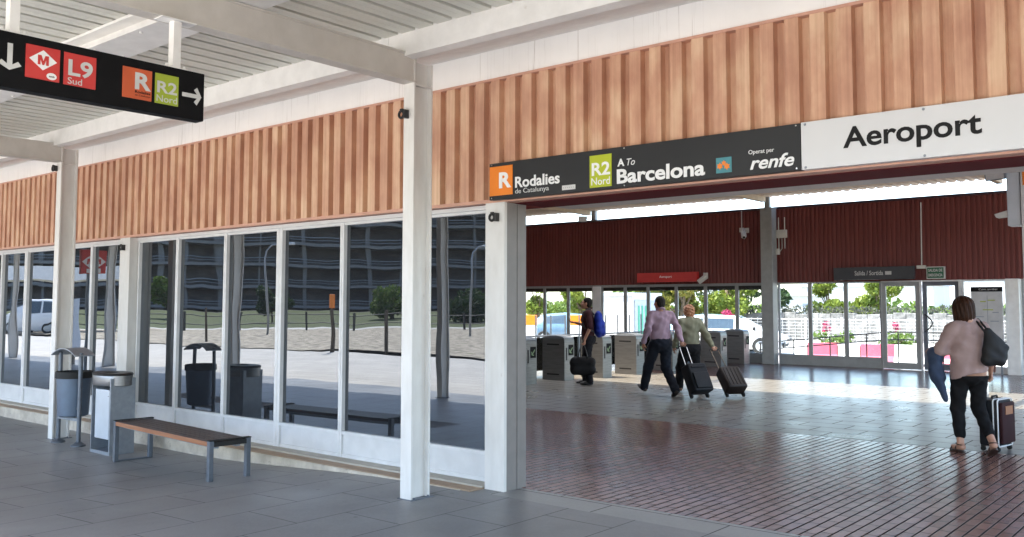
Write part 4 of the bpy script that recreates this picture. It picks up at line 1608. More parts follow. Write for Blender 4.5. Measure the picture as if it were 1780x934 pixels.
            K.cut(lambda X, Y, Z: (X - an[0]) * dn[0] + (Y - an[1]) * dn[1] + (Z - an[2]) * dn[2] - .078)
            K.mesh("shoe", mats['shoe'], root)
    # hair
    hk = opt['hair']
    Hh = Field(np.array(hc) - .26, np.array(hc) + .24, .0075)
    sc = opt.get('head', 1.0)
    f_ = np.array(face, float) / np.linalg.norm(face)
    if hk == 'short':
        Hh.ell(P(0, -.018, .034), np.array((.081, .098, .095)) * sc, .01, hrot)
        Hh.ell(P(0, -.052, -.025), np.array((.066, .052, .070)) * sc, .03, hrot)
        cutf = lambda a, b, c: np.maximum(b - (.045 + .5 * (c - .03)) * sc, -(c + .085 * sc) )
        cut2 = lambda a, b, c: -(c - (-.005) * sc + np.where(b < -.01, .2, 0))
    elif hk == 'bob':
        Hh.ell(P(0, -.018, .030), np.array((.105, .118, .115)) * sc, .02, hrot)
        Hh.ell(P(0, -.040, -.070), np.array((.105, .088, .10)) * sc, .05, hrot)
        for sg in (-1, 1):
            Hh.cone(P(sg * .075, -.01, .02), P(sg * .080, .005, -.13), .036, .028, .04)
        cutf = lambda a, b, c: np.maximum(b - (.040 + .6 * np.maximum(c - .0, 0)) * sc, -(c + .145 * sc))
        cut2 = lambda a, b, c: -1
    else:  # short curly
        Hh.ell(P(0, -.016, .035), np.array((.096, .108, .102)) * sc, .02, hrot)
        Hh.ell(P(0, -.050, -.040), np.array((.085, .065, .078)) * sc, .04, hrot)
        cutf = lambda a, b, c: np.maximum(b - (.045 + .6 * np.maximum(c - .02, 0)) * sc, -(c + .105 * sc))
        cut2 = lambda a, b, c: -1
    c0 = np.array(hc, float)
    R3 = hrot
    def loc3(X, Y, Z):
        p = np.stack([X - c0[0], Y - c0[1], Z - c0[2]], -1) @ R3
        return p[..., 0], p[..., 1], p[..., 2]
    fr = {'short': 60, 'bob': 75, 'curly': 95}[hk]
    am = {'short': .0025, 'bob': .0035, 'curly': .008}[hk]
    def strands(X, Y, Z):
        a, b, c = loc3(X, Y, Z)
        an_ = np.arctan2(a, -b)
        if hk == 'curly':
            return am * (np.sin(a * fr + 3 * np.sin(c * 40)) * np.sin(b * fr + 2 * np.sin(a * 35)) + .6 * np.sin(c * fr * 1.2 + an_ * 5))
        return am * (np.sin(an_ * 17 + 2 * np.sin(c * 14)) + .6 * np.sin(an_ * 39 + c * 25))
    Hh.warp(strands)
    Hh.cut(lambda X, Y, Z: cutf(*loc3(X, Y, Z)))
    Hh.mesh("hair", mats['hair'], root)
    return root


def loc2w(pos, rot, p):
    c, s = math.cos(rot), math.sin(rot)
    return Vector((pos[0] + p[0] * c - p[1] * s, pos[1] + p[0] * s + p[1] * c, pos[2] + p[2]))


def cloth(name, c1, c2, rough=0.85, scale=9, bs=220):
    return mat(name, c1, rough, col2=c2, scale=scale, bmp=0.25, bscale=bs, bdist=0.002, spec=0.2)


# man in the mauve shirt, walking towards the gates
pos, rot = (-8.17, 13.80, ZF), rad(57)
J = dict(head=(0.0, .03, 1.605), face=(-.25, 1, 0.0), neck=(0, .0, 1.47), chest=(0, 0, 1.30), waist=(0, 0, 1.06), pelvis=(0, 0, .94),
         shl=(-.205, -.01, 1.42), ell=(-.275, -.07, 1.15), wrl=(-.30, .05, .92), shr=(.205, -.01, 1.42), elr=(.27, -.13, 1.16), wrr=(.25, -.30, .96),
         handl=(-.02, .25, -1), palml=(1, 0, 0), handr=(0, -.45, -1), palmr=(0, -1, .45), curlr=1.1, thumbr=-1,
         hipl=(-.095, .01, .90), knl=(-.12, .24, .50), anl=(-.13, .40, .125), toel=(-.1, .92, .36),
         hipr=(.095, -.01, .90), knr=(.11, .02, .48), anr=(.10, -.36, .115), toer=(.12, .94, -.30))
person("man in a mauve shirt and dark jeans seen from behind, pulling a black suitcase", pos, rot, J,
       dict(skin=M['skin_tan'], top=cloth("mauve_shirt_cloth", (0.37, 0.26, 0.325), (0.31, 0.215, 0.275)), bottom=cloth("dark_denim", (0.016, 0.020, 0.030), (0.010, 0.012, 0.02)),
            shoe=mat("brown_shoe", (0.03, 0.02, 0.018), 0.5), hair=mat("dark_grey_hair", (0.014, 0.012, 0.011), 0.65, col2=(0.03, 0.027, 0.025), scale=30, spec=0.15)),
       dict(lo=(-.48, -.62, -.04), hi=(.48, .70, 1.80), hem=.965, hair='short', seed=1.3, fat=1.06, fold=.0065, belly=True, collar=True, loose=.012, waistband=1.0, tease=.026))
HAND1 = loc2w(pos, rot, (.25, -.345, .86))

# woman with strawberry blond hair beside him
pos, rot = (-8.00, 14.55, ZF), rad(55)
J = dict(head=(0, .05, 1.452), face=(-.15, 1, -.1), neck=(0, .0, 1.335), chest=(0, 0, 1.18), waist=(0, 0, .96), pelvis=(0, 0, .84),
         shl=(-.185, 0, 1.28), ell=(-.255, -.04, 1.03), wrl=(-.25, .12, .84), shr=(.185, 0, 1.28), elr=(.26, -.10, 1.04), wrr=(.32, -.22, .86),
         handl=(0, .4, -1), palml=(1, 0, 0), handr=(.15, -.45, -1), palmr=(0, -1, .4), curlr=1.1,
         hipl=(-.09, 0, .80), knl=(-.10, .20, .44), anl=(-.10, .26, .09), toel=(0, 1, -.05),
         hipr=(.09, 0, .80), knr=(.10, .03, .43), anr=(.10, -.22, .10), toer=(.1, .95, -.25))
person("woman with short strawberry blond hair in an olive jacket and black trousers", pos, rot, J,
       dict(skin=M['skin'], top=cloth("olive_jacket_cloth", (0.225, 0.22, 0.155), (0.18, 0.175, 0.12)), bottom=cloth("black_trousers", (0.012, 0.012, 0.014), (0.008, 0.008, 0.01)),
            shoe=mat("tan_shoe", (0.22, 0.12, 0.08), 0.5), hair=mat("strawberry_hair", (0.42, 0.20, 0.10), 0.55, col2=(0.33, 0.14, 0.07), scale=26)),
       dict(lo=(-.45, -.45, -.04), hi=(.55, .55, 1.66), hem=.80, hair='curly', seed=3.1, fat=1.08, tease=.022, ease=.024, jacket=True, fold=.007, bust=1, waistband=.88, head=.96))
HAND2 = loc2w(pos, rot, (.335, -.265, .775))

# man with the blue backpack, in profile
pos, rot = (-10.36, 14.72, ZF), rad(124)
J = dict(head=(0, .03, 1.60), face=(0.12, 1, .12), neck=(0, -.02, 1.47), chest=(0, 0, 1.30), waist=(0, .01, 1.06), pelvis=(0, 0, .93),
         shl=(-.20, -.01, 1.42), ell=(-.255, -.05, 1.14), wrl=(-.25, .06, .90), shr=(.20, -.01, 1.42), elr=(.25, .03, 1.15), wrr=(.16, .26, 1.22),
         handl=(0, .05, -1), palml=(0, 1, 0), curll=1.2, handr=(-.3, 1, .15), palmr=(-.2, -.1, 1), curlr=.7,
         hipl=(-.095, 0, .90), knl=(-.11, .02, .50), anl=(-.11, -.03, .085), toel=(-.1, 1, 0),
         hipr=(.095, 0, .90), knr=(.11, .05, .49), anr=(.12, .05, .085), toer=(.2, 1, 0))
person("man standing in profile in a dark maroon polo shirt, holding a black bag", pos, rot, J,
       dict(skin=M['skin_tan'], top=cloth("dark_maroon_cloth", (0.045, 0.014, 0.018), (0.030, 0.010, 0.012)), bottom=cloth("black_jeans", (0.012, 0.012, 0.016), (0.008, 0.008, 0.011)),
            shoe=M['dark'], hair=mat("black_hair", (0.007, 0.006, 0.005), 0.6, col2=(0.011, 0.009, 0.008), scale=30, spec=0.15)),
       dict(lo=(-.42, -.36, -.04), hi=(.42, .48, 1.78), hem=.90, hair='short', seed=5.2, cuff=0, fold=.004, collar=True, loose=.006, tease=.024, waistband=.97))
rb = rot
bp = thing("backpack", "royal blue backpack worn by the man standing in profile", "backpack", pos, rot=rot)
Bf = Field((-.25, -.42, .92), (.25, .02, 1.50), .008)
Bf.cone((0, -.215, 1.08), (0, -.205, 1.32), .155, .135, .05, flat=.62, side=(0, 1, 0))
Bf.cone((0, -.29, 1.05), (0, -.28, 1.20), .095, .085, .03, flat=.6, side=(0, 1, 0))
Bf.warp(lambda X, Y, Z: .004 * np.sin(Z * 50 + 4 * np.sin(X * 15)))
Bf.mesh("pack_body", cloth("royal_blue_nylon", (0.012, 0.035, 0.30), (0.009, 0.025, 0.22), .6), bp)
for sg in (-1, 1):
    q = MB()
    q.tube([(sg * .10, -.12, 1.38), (sg * .12, -.03, 1.505), (sg * .12, .09, 1.43), (sg * .13, .135, 1.28), (sg * .15, .06, 1.12), (sg * .15, -.12, 1.05)], .016, 8)
    q.build("strap", M['dark'], bp, local=True, smooth='all')
bg_pos = loc2w(pos, rot, (-.25, .10, 0))
hb = thing("holdall", "black soft holdall hanging from the hand of the man with the backpack", "bag", (bg_pos.x, bg_pos.y, ZF), rot=rot - rad(90) + rad(90))
Bf = Field((-.14, -.28, .16), (.14, .28, .66), .008)
Bf.cone((0, -.14, .32), (0, .14, .32), .115, .115, .04, flat=.62, side=(1, 0, 0))
Bf.cone((0, -.14, .45), (0, .14, .45), .115, .115, .04, flat=.60, side=(1, 0, 0))
Bf.warp(lambda X, Y, Z: .004 * np.sin(Y * 30 + Z * 22))
Bf.mesh("bag_body", cloth("black_nylon", (0.010, 0.010, 0.012), (0.007, 0.007, 0.008), .55), hb)
for sg in (-1, 1):
    q = MB()
    q.tube([(sg * .05, -.10, .50), (sg * .03, -.07, .66), (0, -.03, .785), (0, .03, .785), (sg * .03, .07, .66), (sg * .05, .10, .50)], .010, 8)
    q.build("handle", mat("grey_webbing", (0.25, 0.25, 0.26), 0.6) if sg > 0 else M['dark'], hb, local=True, smooth='all')

# woman with the pink cardigan, near right
pos, rot = (-2.49, 10.62, ZF), rad(36)
J = dict(head=(-.03, .05, 1.53), face=(-.35, 1, -.05), neck=(0, -.005, 1.41), chest=(0, 0, 1.24), waist=(0, 0, 1.0), pelvis=(0, -.01, .89),
         shl=(-.175, 0, 1.335), ell=(-.275, .04, 1.08), wrl=(-.30, .27, 1.05), shr=(.172, 0, 1.335), elr=(.255, .0, 1.07), wrr=(.27, .10, .86),
         handl=(.3, 1, -.05), palml=(1, -.2, -.3), curll=.9, handr=(.05, .2, -1), palmr=(-1, 0, 0), curlr=1.2,
         hipl=(-.095, .0, .85), knl=(-.10, .07, .47), anl=(-.11, .0, .092), toel=(-.22, 1, -.02),
         hipr=(.095, -.0, .85), knr=(.115, .07, .47), anr=(.12, -.24, .135), toer=(.12, 1, -.48))
person("woman with a brown bob in a dusty pink cardigan, black cropped trousers and sandals", pos, rot, J,
       dict(skin=M['skin'], top=cloth("dusty_pink_knit", (0.40, 0.285, 0.265), (0.34, 0.235, 0.22), bs=420), bottom=cloth("black_cotton", (0.010, 0.010, 0.011), (0.007, 0.007, 0.008)),
            shoe=mat("brown_leather_strap", (0.045, 0.022, 0.016), 0.5), hair=mat("chestnut_hair", (0.050, 0.020, 0.010), 0.55, col2=(0.016, 0.0065, 0.0035), scale=1.0, stretch=(110, 110, 7), spec=0.15)),
       dict(lo=(-.46, -.42, -.04), hi=(.52, .52, 1.74), hip_ease=.012, hem=.84, hemslope=.28, hemx=.30, loose=.016, hair='bob', seed=2.2, fat=1.02, hip_w=1.12, ease=.026, jacket=True, fold=.0075, bust=1, sandals=True, leg_end=.72, cuff_r=.045, waistband=.82, tease=.014, head=1.0))
# denim jacket over her arm
dj = thing("denim_jacket", "blue denim jacket draped over the forearm of the woman in pink", "jacket", pos, rot=rot)
Bf = Field((-.50, -.12, .42), (-.16, .36, 1.12), .008)
Bf.cone((-.285, .06, 1.06), (-.30, .20, 1.045), .062, .058, .03)
Bf.cone((-.30, .13, 1.0), (-.285, .12, .80), .100, .092, .05, flat=.75, side=(1, 0, 0))
Bf.cone((-.285, .12, .80), (-.235, .06, .56), .090, .035, .05, flat=.70, side=(1, 0, 0))
Bf.warp(lambda X, Y, Z: .007 * np.sin(X * 60 + Z * 14 + 3 * np.sin(Z * 8)) + .003 * np.sin(Z * 60 + Y * 20))
Bf.mesh("jacket_body", cloth("blue_denim", (0.060, 0.085, 0.145), (0.045, 0.065, 0.115), bs=400), dj)
# tote bag on her shoulder
sb = thing("shoulder_bag", "large slouchy black shoulder bag on the arm of the woman in pink", "bag", (pos[0] - .045, pos[1] - .03, pos[2]), rot=rot)
Bf = Field((-.02, -.50, .80), (.62, .24, 1.36), .008)
Bf.cone((.175, -.19, 1.30), (.345, -.20, 1.12), .035, .035, .02)
Bf.cone((.175, -.19, 1.30), (.165, -.21, 1.0), .035, .055, .02)
Bf.ell((.235, -.21, 1.10), (.10, .05, .15), .05)
Bf.cone((.345, -.20, 1.12), (.285, -.21, 1.0), .035, .055, .02)
Bf.cone((.165, -.21, 1.005), (.285, -.21, 1.005), .056, .056, .05)
Bf.warp(lambda X, Y, Z: .004 * np.sin(X * 38 + Z * 16 + 3 * np.sin(Z * 12)))
Bf.mesh("bag_body", mat("black_soft_leather", (0.008, 0.008, 0.009), 0.7, col2=(0.007, 0.007, 0.008)), sb)
for dx in (-.02, .02):
    q = MB()
    q.tube([(.22 + dx, -.17, 1.24), (.24 + dx, .02, 1.30), (.185 + dx, .085, 1.38), (.155 + dx, .02, 1.425), (.15 + dx, -.07, 1.39), (.19 + dx, -.19, 1.26)], .011, 8)
    q.build("strap", M['dark'], sb, local=True, smooth='all')


# ------------------------------------------------------------------ suitcases
def suitcase(label, axle, grip, m, width, depth, length, soft, ribs=0):
    A, G_ = Vector(axle), Vector(grip)
    u = (G_ - A)
    L = u.length
    u.normalize()
    w = u.cross(ZU).normalized()
    n = w.cross(u).normalized()
    if n.z < 0:
        n = -n
    t = thing("suitcase", label, "suitcase", axle)
    c = A + u * (.045 + length / 2) + n * (depth / 2 - .03)
    b = MB()
    b.obox(c, w, u, n, width / 2, length / 2, depth / 2, bev=.035)
    body = b.build("case_body", m, t, smooth=True)
    b = MB()
    if soft:
        b.obox(c + n * (depth / 2 + .012) - u * .07, w, u, n, width / 2 - .035, length / 2 - .11, .02, bev=.015)
        b.obox(c + n * (depth / 2 + .004) + u * (length / 2 - .075), w, u, n, width / 2 - .06, .012, .012, bev=.004)
        b.build("front_pocket", m, t, smooth=True)
    else:
        for i in range(ribs):
            o_ = (i - (ribs - 1) / 2) * width / (ribs + .6)
            b.obox(c + w * o_ + n * (depth / 2 + .002), w, u, n, .012, length / 2 - .045, .008, bev=.005)
        b.build("shell_rib", m, t, smooth=True)
    b = MB()
    b.obox(c + u * (length / 2 + .018), w, u, n, .075, .010, .012, bev=.005)
    for s in (-1, 1):
        b.obox(c + u * (length / 2 + .006) + w * s * .068, w, u, n, .010, .016, .012)
    b.build("carry_handle", M['rubber'], t)
    top = A + u * (.045 + length) + n * .0
    for s in (-1, 1):
        q = MB()
        q.tube([top + w * s * .075 - u * .02, G_ + w * s * .075], .0085, 8)
        q.build("rod", M['chrome'], t)
    q = MB()
    q.tube([G_ - w * .085, G_ + w * .085], .015, 10)
    q.build("grip", M['rubber'], t, smooth=True)
    for s in (-1, 1):
        q = MB()
        c2 = A + w * s * (width / 2 - .03) + u * .02
        q.tube([c2 - w * .014, c2 + w * .014], .036, 14)
        q.obox(c2 + u * .035, w, u, n, .022, .03, .028, bev=.004)
        q.build("wheel", M['rubber'], t)
    return t, (c, w, u, n)
black_fabric = cloth("black_luggage_fabric", (0.014, 0.015, 0.019), (0.009, 0.010, 0.013), .55, bs=300)
brown_shell = mat("dark_brown_shell", (0.018, 0.012, 0.010), 0.45, col2=(0.014, 0.009, 0.008), spec=.3)
suitcase("black soft suitcase on wheels pulled by the man in the mauve shirt", (-7.34, 13.66, ZF + .037), HAND1, black_fabric, .40, .22, .50, True)
suitcase("dark brown ribbed hard suitcase on wheels pulled by the woman in olive", (-6.98, 14.25, ZF + .037), HAND2, brown_shell, .37, .23, .46, False, 5)

# upright suitcase beside the woman in pink
us = thing("suitcase", "upright black suitcase with white piping and a maroon front beside the woman in pink", "suitcase", (-2.30, 10.98, ZF), rot=rad(80))
b = MB()
b.box(-.19, .19, -.07, .13, .06, .56, bev=.03)
b.build("case_body", black_fabric, us, local=True, smooth=True)
b = MB()
b.box(-.165, .165, -.115, -.074, .09, .53, bev=.018)
b.build("front_pocket", mat("maroon_luggage_fabric", (0.032, 0.008, 0.010), 0.7, spec=0.2), us, local=True, smooth=True)
b = MB()
b.box(-.09, .09, -.120, -.114, .40, .49, bev=.002)
b.build("tan_patch", mat("tan_leather_patch", (0.34, 0.13, 0.05), 0.5), us, local=True)
for yy, ww in ((-.072, .186), (-.028, .193)):
    q = MB()
    pts = []
    for (sx, sz, a0) in ((1, 1, 0), (-1, 1, 90), (-1, -1, 180), (1, -1, 270)):
        for kk in range(5):
            a = rad(a0 + kk * 22.5)
            pts.append((sx * (ww - .035) + .035 * math.cos(a), yy, .31 + sz * (.25 - .035) + .035 * math.sin(a)))
    pts.append(pts[0])
    q.tube(pts, .0075, 6)
    q.build("piping", M['letter_white'], us, local=True, smooth='all')
for s in (-1, 1):
    q = MB()
    q.tube([(s * .012, .10, .55), (s * .012, .10, .93)], .008, 8)
    q.build("rod", M['chrome'], us, local=True)
q = MB()
q.box(-.05, .05, .085, .115, .92, .95, bev=.01)
q.build("grip", M['rubber'], us, local=True, smooth=True)
for sx in (-.15, .15):
    for sy in (-.05, .10):
        q = MB()
        q.tube([(sx - .012, sy, .028), (sx + .012, sy, .028)], .026, 12)
        q.box(sx - .018, sx + .018, sy - .018, sy + .018, .035, .07)
        q.build("wheel", M['rubber'], us, local=True)
q = MB()
q.tube([(-.07, .03, .56), (-.06, .03, .585), (.06, .03, .585), (.07, .03, .56)], .010, 8)
q.build("carry_handle", M['rubber'], us, local=True, smooth='all')

# ================================================================== TREES AND PLANTS
def leaf_cloud(rng, blobs, n, size, squash=1.0):
    b = MB()
    vs_, fs_ = [], []
    wts = [r[0] * r[1] * r[2] for _, r in blobs]
    tot = sum(wts)
    for (c, r), w in zip(blobs, wts):
        for _ in range(int(n * w / tot)):
            while True:
                p = [rng.uniform(-1, 1) for _ in range(3)]
                d = math.sqrt(sum(x * x for x in p))
                if 0.35 < d < 1 and rng.random() < d:
                    break
            q = Vector((c[0] + p[0] * r[0], c[1] + p[1] * r[1], c[2] + p[2] * r[2]))
            u = Vector((rng.gauss(0, 1), rng.gauss(0, 1), rng.gauss(0, .7))).normalized()
            v = u.orthogonal().normalized()
            v = (Matrix.Rotation(rng.uniform(0, 6.28), 3, u) @ v)
            s = size * rng.uniform(.6, 1.35)
            w_ = u.cross(v)
            k = len(vs_)
            vs_ += [q - v * s, q - v * s * .1 + w_ * s * .42, q + v * s, q + v * s * .05 - w_ * s * .42]
            fs_.append((k, k + 1, k + 2, k + 3))
    b.add(vs_, fs_)
    return b


def tree(name, label, cat, x, y, z, h, r, m, seed, n=2600, size=.16, low=.30, group=None, nb=9):
    rng = random.Random(seed)
    t = thing(name, label, cat, (x, y, z), group)
    blobs = []
    for i in range(nb):
        a = rng.uniform(0, 6.28)
        d = r * math.sqrt(rng.random()) * .75
        zz = h * (low + (1 - low) * rng.uniform(.12, .86))
        rr = r * rng.uniform(.34, .58)
        blobs.append(((d * math.cos(a), d * math.sin(a), zz), (rr, rr, rr * rng.uniform(.6, .9))))
    q = MB()
    q.tube([(0, 0, -.05), (rng.uniform(-.08, .08), .03, h * .3), (rng.uniform(-.15, .15), 0, h * .62)], [r * .085 + .03, r * .065 + .02, r * .03 + .01], 8)
    for (c, rr) in blobs:
        q.tube([(0, 0, h * rng.uniform(.2, .42)), (c[0] * .5, c[1] * .5, c[2] * .8), c], [r * .035 + .012, r * .022 + .008, .008], 6)
    q.build("trunk", M['bark'], t, local=True, smooth='all')
    leaf_cloud(rng, blobs, n, size).build("crown", m, t, local=True, fix=False)
    return t


G1 = "trees beyond the rear windows"
Z1 = -.10
tree("broadleaf_tree", "dark green tree seen just right of the grey hall column", "tree", -21.2, 47.6, Z1, 5.2, 1.25, M['leaf_dark'], 11, group=G1, n=2200)
tree("broadleaf_tree", "low mid-green tree behind the stone wall left of the glazed doors", "tree", -18.7, 49.6, Z1, 3.8, 1.05, M['leaf_lime'], 12, group=G1, n=1700)
tree("broadleaf_tree", "bushy lime-green tree nearest the glazed doors", "tree", -16.6, 51.2, Z1, 3.6, 1.2, M['leaf_lime'], 13, group=G1, n=2000)
tree("broadleaf_tree", "olive-green tree over the white van", "tree", -22.6, 45.2, Z1, 5.2, 2.0, M['leaf_lime'], 14, group=G1, n=3400, low=.12)
tree("broadleaf_tree", "dark tree behind the white van beside the grey column", "tree", -24.6, 49.5, Z1, 6.6, 2.2, M['leaf_dark'], 15, group=G1, n=3000, low=.15)
tree("broadleaf_tree", "yellow-olive tree over the heads of the couple", "tree", -23.9, 42.8, Z1, 4.9, 1.75, M['leaf_olive'], 16, group=G1, n=3600, low=.10)
tree("broadleaf_tree", "bright lime tree left of the couple's heads", "tree", -26.0, 42.4, Z1, 5.6, 1.7, M['leaf_lime'], 17, group=G1, n=3200, low=.14)
tree("broadleaf_tree", "mid-green tree behind the white kiosk", "tree", -29.5, 48.0, Z1, 4.4, 1.9, M['leaf_mid'], 18, group=G1, n=2000)
tree("broadleaf_tree", "mid-green tree behind the parked cars, right of the backpack man's head", "tree", -28.5, 40.0, Z1, 3.9, 1.15, M['leaf_lime'], 19, group=G1, n=1500)
tree("broadleaf_tree", "small loose tree behind the parked cars, second from the white pier", "tree", -30.6, 38.8, Z1, 3.6, .85, M['leaf_lime'], 20, group=G1, n=800)
tree("broadleaf_tree", "small loose tree behind the parked cars, next to the white pier", "tree", -32.6, 37.6, Z1, 3.7, .85, M['leaf_lime'], 21, group=G1, n=800)
bo = tree("bougainvillea", "pink flowering shrub behind the white van", "shrub", -20.6, 41.2, Z1, 1.75, .42, M['petal'], 22, n=600, size=.09, low=.35)
oleander = [(-16.6, 43.7, "pink flowering shrub behind the mesh fence"), (-13.9, 45.6, "small pink flowering shrub seen through the glazed door")]
for i, (x, y, lab) in enumerate(oleander):
    tree("oleander", lab, "shrub", x, y, Z1, 1.10, .24, M['petal'], 30 + i, n=170, size=.07, low=.45)
for i, (x, y, lab) in enumerate(((-11.4, 30.6, "low green shrub behind the red barrier by the doors"), (-10.1, 33.0, "low green shrub behind the handrail at the glazed door"))):
    tree("low_shrub", lab, "shrub", x, y, Z1, 1.0, .62, M['leaf_mid'], 40 + i, n=700, size=.09, low=.1)
# hedge top on the stone wall
sw = thing("stone_wall", "grey rubble boundary wall behind the white mesh fence", "wall", (-13, 46.5, Z1))
b = MB()
rng = random.Random(5)
for i in range(46):
    x0 = -26 + i * .62
    b.box(x0, x0 + .61, 46.3, 46.75, Z1, 1.32 + rng.uniform(-.05, .07), bev=.03)
b.build("masonry", M['stone'], sw)
hd = thing("hedge", "grey-green trimmed hedge along the top of the rubble wall", "hedge", (-13, 46.9, Z1))
b = leaf_cloud(random.Random(3), [((-24 + 1.2 * i, 47.0, 1.30), (.9, .5, .42)) for i in range(22)], 5200, .10)
b.build("foliage", M['hedge'], hd, fix=False)

# ================================================================== BEYOND THE REAR WINDOWS
fe = thing("mesh_fence", "white welded mesh fence across the forecourt", "fence", (-14, 39.5, Z1))
b = MB()
for i in range(13):
    x = -22.4 + i * 1.62
    q = MB()
    q.box(x - .03, x + .03, 39.47, 39.53, Z1, 1.20)
    q.build("post", M['plastic_white'], fe)
for z in [Z1 + .08 + .14 * i for i in range(9)]:
    b.box(-22.4, -2.9, 39.495, 39.502, z, z + (.028 if z > 1.0 or z < .0 else .008))
x = -22.4
while x < -2.9:
    b.box(x, x + .006, 39.492, 39.495, Z1 + .05, 1.17)
    x += .30
b.build("mesh_panel", M['plastic_white'], fe)
hr = thing("ramp_handrail", "black two-rail handrail rising along the ramp outside the rear windows", "railing", (-9, 24.8, Z1))
for (x, z) in ((-11.35, .62), (-10.35, .75), (-9.31, .86), (-8.32, .97), (-7.5, 1.02), (-6.4, 1.02), (-5.3, 1.02), (-4.2, 1.02)):
    q = MB()
    q.box(x - .014, x + .014, 24.786, 24.814, Z1, z)
    q.build("post", M['dark'], hr)
for dz in (0, -.20):
    q = MB()
    q.tube([(-11.4, 24.8, .62 + dz), (-7.9, 24.8, 1.0 + dz), (-7.5, 24.8, 1.02 + dz), (-3.6, 24.8, 1.02 + dz)], .017, 8)
    q.build("rail", M['dark'], hr)


def barrier(x, y, rot, m, label):
    t = thing("traffic_barrier", label, "barrier", (x, y, Z1), "plastic traffic barriers in the forecourt", rot=rot)
    q = MB()
    q.prism([(-.20, 0), (.20, 0), (.20, .10), (.10, .26), (.075, .62), (-.075, .62), (-.10, .26), (-.20, .10)], 'x', -.5, .5)
    q.build("barrier_body", m, t, local=True)
    q = MB()
    for s in (-.3, .3):
        q.box(s - .10, s + .10, -.205, -.19, .0, .07)
    q.box(-.515, -.5, -.05, .05, .12, .55)
    q.build("foot", M['rubber'], t, local=True)
    return t
barrier(-11.0, 28.75, .5, M['plastic_red'], "red plastic barrier left of the middle rear mullion")
barrier(-10.15, 29.1, .5, M['plastic_white'], "white plastic barrier between the two red ones")
barrier(-9.35, 28.85, .45, M['plastic_red'], "red plastic barrier beside the glazed door")
barrier(-8.3, 28.8, .0, M['plastic_white'], "white plastic barrier seen through the closed glazed door")
barrier(-7.0, 28.7, .1, M['plastic_red'], "red plastic barrier seen between the two door leaves")
barrier(-5.6, 28.6, .1, M['plastic_white'], "white plastic barrier behind the woman in pink")


def board(x, y, rot, label):
    t = thing("barrier_board", label, "barrier", (x, y, Z1), "orange and white boards near the parked cars", rot=rot)
    q = MB()
    q.box(-.30, .30, -.03, .03, .15, 1.02, bev=.01)
    q.build("board", M['plastic_white'], t, local=True)
    q = MB()
    q.box(-.302, .302, -.034, .034, 1.02, 1.42, bev=.01)
    q.build("orange_top", M['orange'], t, local=True)
    q = MB()
    q.box(-.25, -.2, -.2, .2, 0, .15)
    q.box(.2, .25, -.2, .2, 0, .15)
    q.build("foot", M['rubber'], t, local=True)
board(-22.7, 28.2, .5, "orange-topped white board by the white pier")
board(-21.2, 29.3, .5, "orange-topped white board just in front of the backpack man")
ki = thing("kiosk", "white site kiosk with a flat roof and green stripes behind the ticket gates", "kiosk", (-18.6, 30, Z1))
b = MB()
b.box(-20.0, -18.55, 29.3, 31.2, Z1, 2.10)
b.build("wall", mat("kiosk_white", (0.62, 0.62, 0.62), 0.6), ki)
b = MB()
b.box(-20.1, -18.45, 29.2, 31.3, 2.10, 2.20)
b.build("roof", M['galv_light'], ki)
b = MB()
b.box(-18.545, -18.50, 29.4, 31.0, .6, 1.9)
b.build("side_panel", mat("kiosk_grey_blue", (0.38, 0.42, 0.46), 0.5), ki)
for y in (29.6, 29.85, 30.1):
    q = MB()
    q.box(-18.498, -18.49, y, y + .12, .3, 1.7)
    q.build("green_stripe", mat("green_stripe", (0.05, 0.35, 0.22), 0.5), ki)
hu = thing("utility_hut", "pale flat-roofed hut beyond the rubble wall", "hut", (-44, 107, Z1), rot=rad(22))
b = MB()
b.box(-2.2, 3.4, -2.0, 2.0, 0, 3.0)
b.build("wall", mat("hut_grey", (0.55, 0.56, 0.57), 0.7), hu, local=True)
b = MB()
b.box(-2.5, 3.7, -2.3, 2.3, 3.0, 3.25)
b.build("roof", M['galv_light'], hu, local=True)
b = MB()
b.box(.5, 1.5, -2.02, -2.0, 0, 2.1)
b.build("door", M['galv'], hu, local=True)


